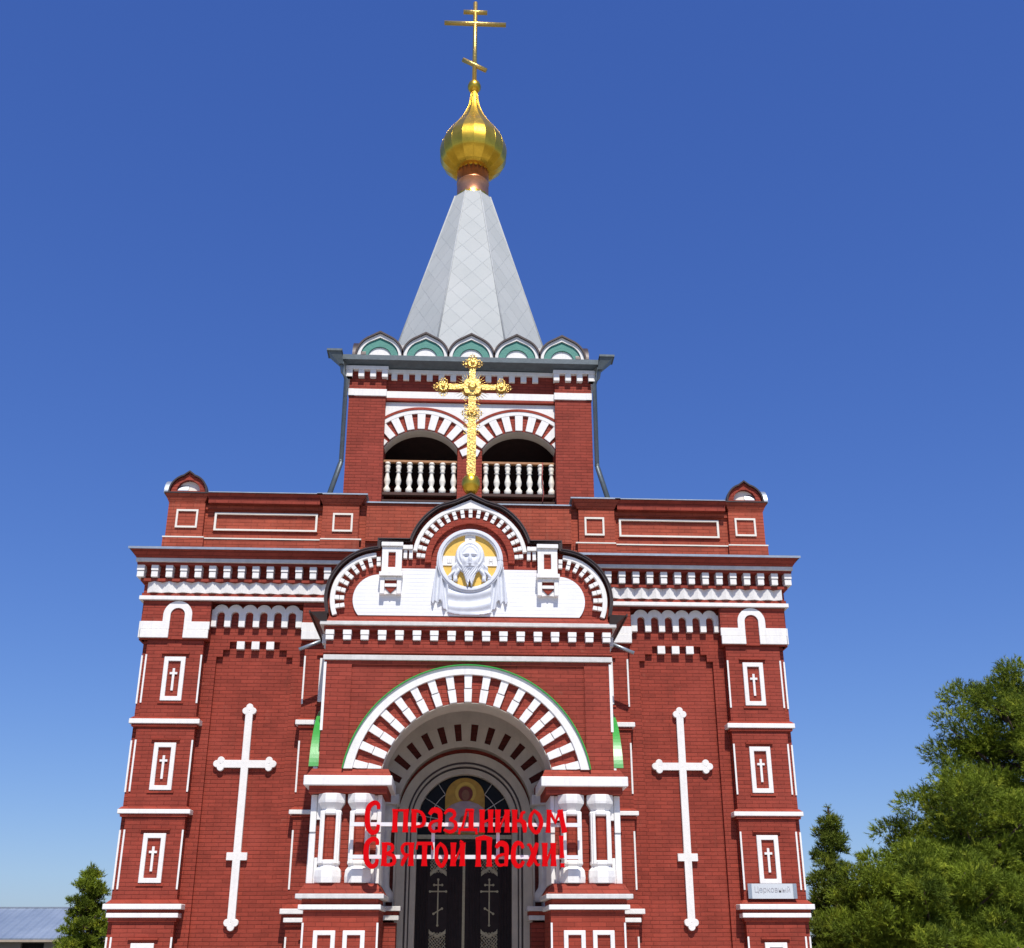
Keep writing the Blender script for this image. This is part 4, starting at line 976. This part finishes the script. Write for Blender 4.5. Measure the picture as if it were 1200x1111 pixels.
# glyph: list of (points, width); unit box 1 high, width as given
def V_(x, z0=0, z1=1, w=T*2.4): return ([(x, z0), (x, z1)], w)
GL = {
 'С': (.60, [([(.52, .80), (.50, .97), (.34, 1.02), (.14, .86), (.10, .5), (.16, .14), (.34, -.02), (.50, .06), (.54, .26)], .17)]),
 'п': (.66, [V_(.12), V_(.54), ([(0, .95), (.66, .95)], .1)]),
 'р': (.62, [V_(.14, -.0, 1), ([(.14, .95), (.42, .86), (.56, .58), (.48, .3), (.2, .24)], .13)]),
 'а': (.62, [([(.50, 0), (.52, .75), (.42, .94), (.22, .96), (.08, .78)], .18), ([(.48, .52), (.2, .44), (.10, .24), (.22, .04), (.46, .08)], .12)]),
 'з': (.58, [([(.06, .80), (.22, .97), (.44, .9), (.46, .7), (.26, .55)], .13), ([(.26, .55), (.50, .44), (.52, .16), (.3, .02), (.04, .12)], .14)]),
 'д': (.78, [([(.14, .14), (.34, 1)], .11), V_(.52, .1, 1), ([(0, .12), (.78, .12)], .13), ([(.06, .14), (.03, -.08)], .1), ([(.72, .14), (.75, -.08)], .1), ([(.3, .98), (.6, .98)], .1)]),
 'н': (.66, [V_(.12), V_(.54), ([(.12, .42), (.54, .58)], .11)]),
 'и': (.66, [V_(.12), V_(.54), ([(.16, .12), (.50, .86)], .10)]),
 'й': (.66, [V_(.12), V_(.54), ([(.16, .12), (.50, .86)], .10), ([(.42, 1.08), (.56, 1.0)], .09)]),
 'к': (.66, [V_(.12), ([(.58, .9), (.44, .84), (.36, .55), (.16, .5)], .12), ([(.34, .55), (.52, .4), (.56, .0)], .17)]),
 'о': (.62, [([(.30, 1), (.1, .74), (.08, .3), (.3, 0), (.5, .08)], .14), ([(.22, .98), (.46, .78), (.56, .42), (.44, .1), (.28, 0)], .15)]),
 'м': (.9, [([(.12, 0), (.18, 1)], .17), ([(.18, .98), (.44, .46), (.64, 1)], .16), ([(.64, 1), (.82, 0)], .2)]),
 'в': (.60, [V_(.12), ([(.12, .96), (.42, .9), (.44, .66), (.18, .52)], .12), ([(.18, .52), (.5, .42), (.52, .1), (.12, .04)], .14)]),
 'я': (.62, [V_(.5), ([(.5, .95), (.22, .93), (.12, .74), (.22, .5), (.48, .48)], .12), ([(.34, .46), (.22, .28), (.12, .0)], .15)]),
 'т': (.74, [V_(.38, 0, .98), ([(.04, .7), (.08, .96), (.68, .96), (.72, .7)], .13)]),
 'П': (.72, [V_(.12, -.02, 1.0), V_(.60, -.02, 1.0), ([(0, 1.0), (.36, 1.05), (.72, 1.0)], .16)]),
 'с': (.56, [([(.5, .76), (.42, .95), (.24, .98), (.12, .76), (.1, .28), (.24, .02), (.42, .04), (.52, .22)], .16)]),
 'х': (.66, [([(.08, 0), (.26, .3), (.5, 1)], .19), ([(.06, .9), (.2, .86), (.44, .12), (.6, .08)], .11)]),
 '!': (.2, [([(.10, .34), (.08, 1.25)], .16), ([(.11, -.04), (.11, .12)], .16)]),
}
def glyph(ch, x0, z0, w_, h_):
    gw, strokes = GL[ch]; mb = MB(); sx_ = w_/gw; k = 0
    for pts, wd in strokes:
        P = [(x0+p_[0]*sx_, z0+p_[1]*h_) for p_ in pts]
        if len(P) > 2:                                     # smooth the bends (Catmull-Rom)
            Q = []
            for i in range(len(P)-1):
                p0, p1, p2, p3 = P[max(i-1, 0)], P[i], P[i+1], P[min(i+2, len(P)-1)]
                for u in (0, .25, .5, .75):
                    Q.append(tuple(.5*((2*p1[a])+(-p0[a]+p2[a])*u+(2*p0[a]-5*p1[a]+4*p2[a]-p3[a])*u*u+(-p0[a]+3*p1[a]-3*p2[a]+p3[a])*u**3) for a in (0, 1)))
            Q.append(P[-1]); P = Q if ch not in 'пдтмП' else P
        hw0 = wd*.34*.5*(1.2 if wd > .155 else 1.08); L = []; R_ = []
        if len(pts) == 2:
            P = [(P[0][0]+(P[1][0]-P[0][0])*u, P[0][1]+(P[1][1]-P[0][1])*u) for u in (0, .08, .3, .7, .92, 1)]; prof_ = (1.22, 1.08, .94, .94, 1.08, 1.22)
        else: prof_ = [.72+.5*math.sin(PI*i/(len(P)-1)) for i in range(len(P))]
        for i, p_ in enumerate(P):
            hw_ = hw0*prof_[i]; a, b_ = P[max(i-1, 0)], P[min(i+1, len(P)-1)]; d_ = math.hypot(b_[0]-a[0], b_[1]-a[1]) or 1
            nx, nz = -(b_[1]-a[1])/d_, (b_[0]-a[0])/d_; L.append((p_[0]+nx*hw_, p_[1]+nz*hw_)); R_.append((p_[0]-nx*hw_, p_[1]-nz*hw_))
        y0 = -2.745-.0015*k; k += 1
        n_ = len(P); V = [(q_[0], y_, q_[1]) for y_ in (y0, -2.67) for q_ in L+R_]
        F = []
        for i in range(n_-1):
            F += [(i, i+1, n_+i+1, n_+i), (2*n_+i, 3*n_+i, 3*n_+i+1, 2*n_+i+1), (i, 2*n_+i, 2*n_+i+1, i+1), (n_+i, n_+i+1, 3*n_+i+1, 3*n_+i)]
        F += [(0, n_, 3*n_, 2*n_), (n_-1, 3*n_-1, 4*n_-1, 2*n_-1)]
        mb.add(V, F)
    spart(mb, 'letter', 'red')
X1 = [('С', -1.66, .25, 1.25), ('п', -1.215, .27, 1), ('р', -.915, .25, 1), ('а', -.64, .25, 1), ('з', -.385, .23, 1), ('д', -.13, .31, 1), ('н', .215, .22, 1), ('и', .47, .24, 1), ('к', .745, .25, 1), ('о', 1.02, .23, 1), ('м', 1.29, .35, 1)]
X2 = [('С', -1.655, .25, 1.12), ('в', -1.365, .23, 1), ('я', -1.08, .24, 1), ('т', -.82, .29, 1), ('о', -.50, .20, 1), ('й', -.25, .235, 1), ('П', .155, .265, 1.16), ('а', .455, .24, 1), ('с', .73, .22, 1), ('х', .97, .25, 1), ('и', 1.24, .22, 1.0), ('!', 1.51, .10, 1.05)]
for ch, x_, w_, hh in X1: glyph(ch, x_, 3.265, w_, .36*hh)
for ch, x_, w_, hh in X2: glyph(ch, x_, 2.745, w_, .36*hh)

# ------------------------------------------------------------------ name plate on the right pier
plq = tag(MB().box(-.45, .45, -.03, 0, -.13, .13).build('name_plate', 'platec'), 'small pale plate lettered in grey, resting on the right corner pier moulding', 'sign')
plq.location = (5.68, -.07, 2.475)
for x_ in (-.42, .42): MB().box(x_-.035, x_+.035, -.036, -.029, -.128, .128).build('end_strip', 'zinc', plq)
cu = bpy.data.curves.new('inscription', 'FONT'); cu.body = 'Церковный'; cu.size = .14; cu.align_x = 'CENTER'; cu.extrude = .002
tmp = bpy.data.objects.new('tmp', cu); col.objects.link(tmp)
dg = bpy.context.evaluated_depsgraph_get(); me = bpy.data.meshes.new_from_object(tmp.evaluated_get(dg)); bpy.data.objects.remove(tmp)
me.materials.clear(); me.materials.append(M['letterink']); wdt = max(v.co.x for v in me.vertices)-min(v.co.x for v in me.vertices)
tx = bpy.data.objects.new('inscription', me); col.objects.link(tx); tx.parent = plq; tx.rotation_euler = (PI/2, 0, 0); tx.location = (0, -.033, -.02); tx.scale = (.66/max(.01, wdt), 1, 1)

# ------------------------------------------------------------------ shed on the left
shed = tag(empty('shed', (-26, 34, -.6)), 'low grey shed with a blue ribbed metal roof at the far left', 'shed')
def shp(mb, name, mat, parent=shed):
    mb.v = [(x_+26, y_-34, z_q+.6) for x_, y_, z_q in mb.v]; return mb.build(name, mat, parent)
sw = shp(MB().prism([[(-38, -.6), (-10, -.6), (-10, 1.8), (-38, 1.8)], [(-19.9, .7), (-19.9, 1.62), (-18.85, 1.62), (-18.85, .7)], [(-24.9, .7), (-24.9, 1.62), (-23.85, 1.62), (-23.85, .7)], [(-14.9, .7), (-14.9, 1.62), (-13.85, 1.62), (-13.85, .7)]], 35, 35.3).box(-38, -37.7, 35.3, 42, -.6, 1.8).box(-10.3, -10, 35.3, 42, -.6, 1.8).box(-38, -10, 42, 42.3, -.6, 1.8), 'wall', 'shedwall')
shp(MB().add([(-38.6, 34.4, 1.82), (-9.4, 34.4, 1.82), (-9.4, 38.6, 3.22), (-38.6, 38.6, 3.22), (-38.6, 42.8, 1.82), (-9.4, 42.8, 1.82), (-38.6, 34.4, 1.76), (-9.4, 34.4, 1.76), (-38.6, 42.8, 1.76), (-9.4, 42.8, 1.76)], [(0, 1, 2, 3), (3, 2, 5, 4), (6, 7, 1, 0), (8, 4, 5, 9), (6, 0, 3, 4, 8), (7, 9, 5, 2, 1), (6, 8, 9, 7)]), 'roof', 'sheet')
shp(MB().box(-38.6, -9.4, 38.5, 38.7, 3.2, 3.26), 'ridge_cap', 'zinc'); shp(MB().box(-38.5, -9.5, 34.38, 34.42, 1.66, 1.755), 'fascia', 'shedtrim')
for x_ in (-24.9, -19.9, -14.9): shp(MB().box(x_+.0, x_+1.05, 35.2, 35.22, .7, 1.62), 'window', 'gap')

# ------------------------------------------------------------------ pines
def pine(name, label, x, y, h, env, nl, rlobe, seed, mat='needle', lean=(0, 0), tufts=200, needles=13, nlen=.115, zmin=.12, cat='tree', wid=.0085, dens=1.0, group=None):
    R_ = np.random.RandomState(seed)
    root = tag(empty(name, (x, y, 0)), label, cat, group)
    tr = MB(); wood = []
    top = Vector((lean[0], lean[1], h))
    def tp(f):
        return Vector((lean[0]*f*f, lean[1]*f*f, h*f))+Vector((.06*math.sin(f*9+seed), .06*math.cos(f*7+seed), 0))
    tr.tube([tp(f/10) for f in range(11)], .028*h, 9, .02)
    cents = []
    for i in range(nl):
        f = zmin+(1-zmin)*((i+.5)/nl)**.95; az = i*2.399963+R_.uniform(-.3, .3)
        L = env(f)*R_.uniform(.72, 1.08)
        p0 = tp(f*.93); up = .45+.35*f
        p1 = p0+Vector((math.cos(az)*L*.5, math.sin(az)*L*.5, L*.12)); p2 = p0+Vector((math.cos(az)*L, math.sin(az)*L, L*up*.75))
        wood.append([p0, p1, p2])
        ncl = max(1, int(L/rlobe*1.5*dens))
        for q in range(ncl):
            tt = 1-(q/max(1, ncl))*.72
            c_ = p0.lerp(p1, min(1, tt*2)) if tt < .5 else p1.lerp(p2, tt*2-1)
            c_ = c_+Vector(R_.normal(0, rlobe*.35, 3))
            cents.append((c_, rlobe*R_.uniform(.7, 1.2)*(1 if q == 0 else .9)))
    for f in (.94, .97, 1.0): cents.append((tp(f), rlobe*(.8-.45*(f-.94)/.06)*(.5 if env(.95) < .12 else 1)))
    for wpt in wood: tr.tube(wpt, .035+.006*h, 6, .012)
    tk = tr.build('trunk', 'bark', root)
    C = []; D = []
    for c_, r_ in cents:
        n = max(6, int(tufts*(r_/rlobe)**2)); d_ = R_.normal(size=(n, 3)); d_[:, 2] = d_[:, 2]*.7+.35; d_ /= np.linalg.norm(d_, axis=1)[:, None]
        rr = r_*(R_.uniform(.35, 1.0, n)**.7)[:, None]; P = np.array(c_)[None]+d_*rr*np.array([1, 1, .62])
        C.append(P); dd_ = d_+np.array([0, 0, .45])+R_.normal(0, .25, (n, 3)); D.append(dd_/np.linalg.norm(dd_, axis=1)[:, None])
    C = np.concatenate(C); D = np.concatenate(D); n = len(C)
    C = np.repeat(C, needles, 0); D = np.repeat(D, needles, 0)
    dir_ = D+R_.normal(0, .55, D.shape); dir_ /= np.linalg.norm(dir_, axis=1)[:, None]
    off = D*R_.uniform(-.06, .06, (len(D), 1)); base = C+off
    side = np.cross(dir_, R_.normal(size=D.shape)); side /= np.linalg.norm(side, axis=1)[:, None]
    ln = nlen*R_.uniform(.6, 1.15, (len(D), 1)); wd = wid
    V = np.empty((len(D)*3, 3)); V[0::3] = base-side*wd; V[1::3] = base+side*wd; V[2::3] = base+dir_*ln
    me = bpy.data.meshes.new('crown'); nf = len(D)
    me.vertices.add(nf*3); me.vertices.foreach_set('co', V.astype(np.float32).ravel())
    me.loops.add(nf*3); me.loops.foreach_set('vertex_index', np.arange(nf*3, dtype=np.int32))
    me.polygons.add(nf); me.polygons.foreach_set('loop_start', np.arange(0, nf*3, 3, dtype=np.int32)); me.polygons.foreach_set('loop_total', np.full(nf, 3, dtype=np.int32))
    me.update(); me.validate(); me.materials.append(M[mat]); o = bpy.data.objects.new('crown', me); col.objects.link(o); o.parent = root
    return nf
tot = 0
GR = 'pines beside the church'
def env1(f): return 3.75*(1-f)**.62*(.75+.25*math.sin(f*11))+.25
tot += pine('pine_tree', 'tallest pine, filling the right edge of the picture', 14.9, 7.5, 8.45, env1, 70, .7, 11, lean=(-.35, 0), group=GR, cat='tree')
def env2(f): return 2.45*(1-f)**.5*(.8+.2*math.sin(f*9+1))+.3
tot += pine('pine_tree', 'broad middle pine with rounded lobes, left of the tallest pine', 12.1, 5.6, 5.2, env2, 46, .62, 23, zmin=.1, group=GR)
def env3(f): return (1.3*(.78-f)/.78+.16) if f < .68 else .16*(1.1-f)/.4+.03
tot += pine('pine_tree', 'small darker pine with a thin bare leader right behind the church corner', 9.15, 7.0, 4.75, env3, 56, .27, 31, 'needle_b', tufts=70, zmin=.1, nlen=.1, group=GR)
def env4(f): return 2.5*(1-f)**.6+.3
tot += pine('pine_tree', 'lowest bright pine in front of the gap between the darker pine and the broad one', 10.2, 4.0, 3.35, env4, 34, .52, 47, zmin=.1, group=GR)
def env5(f): return .98*(1-f)**.8+.06
tot += pine('pine_tree', 'narrow young pine in front of the shed, left of the church', -9.8, 10.5, 3.5, env5, 54, .22, 53, 'needle', tufts=60, zmin=.1, nlen=.09, group=GR)
print('needles', tot)
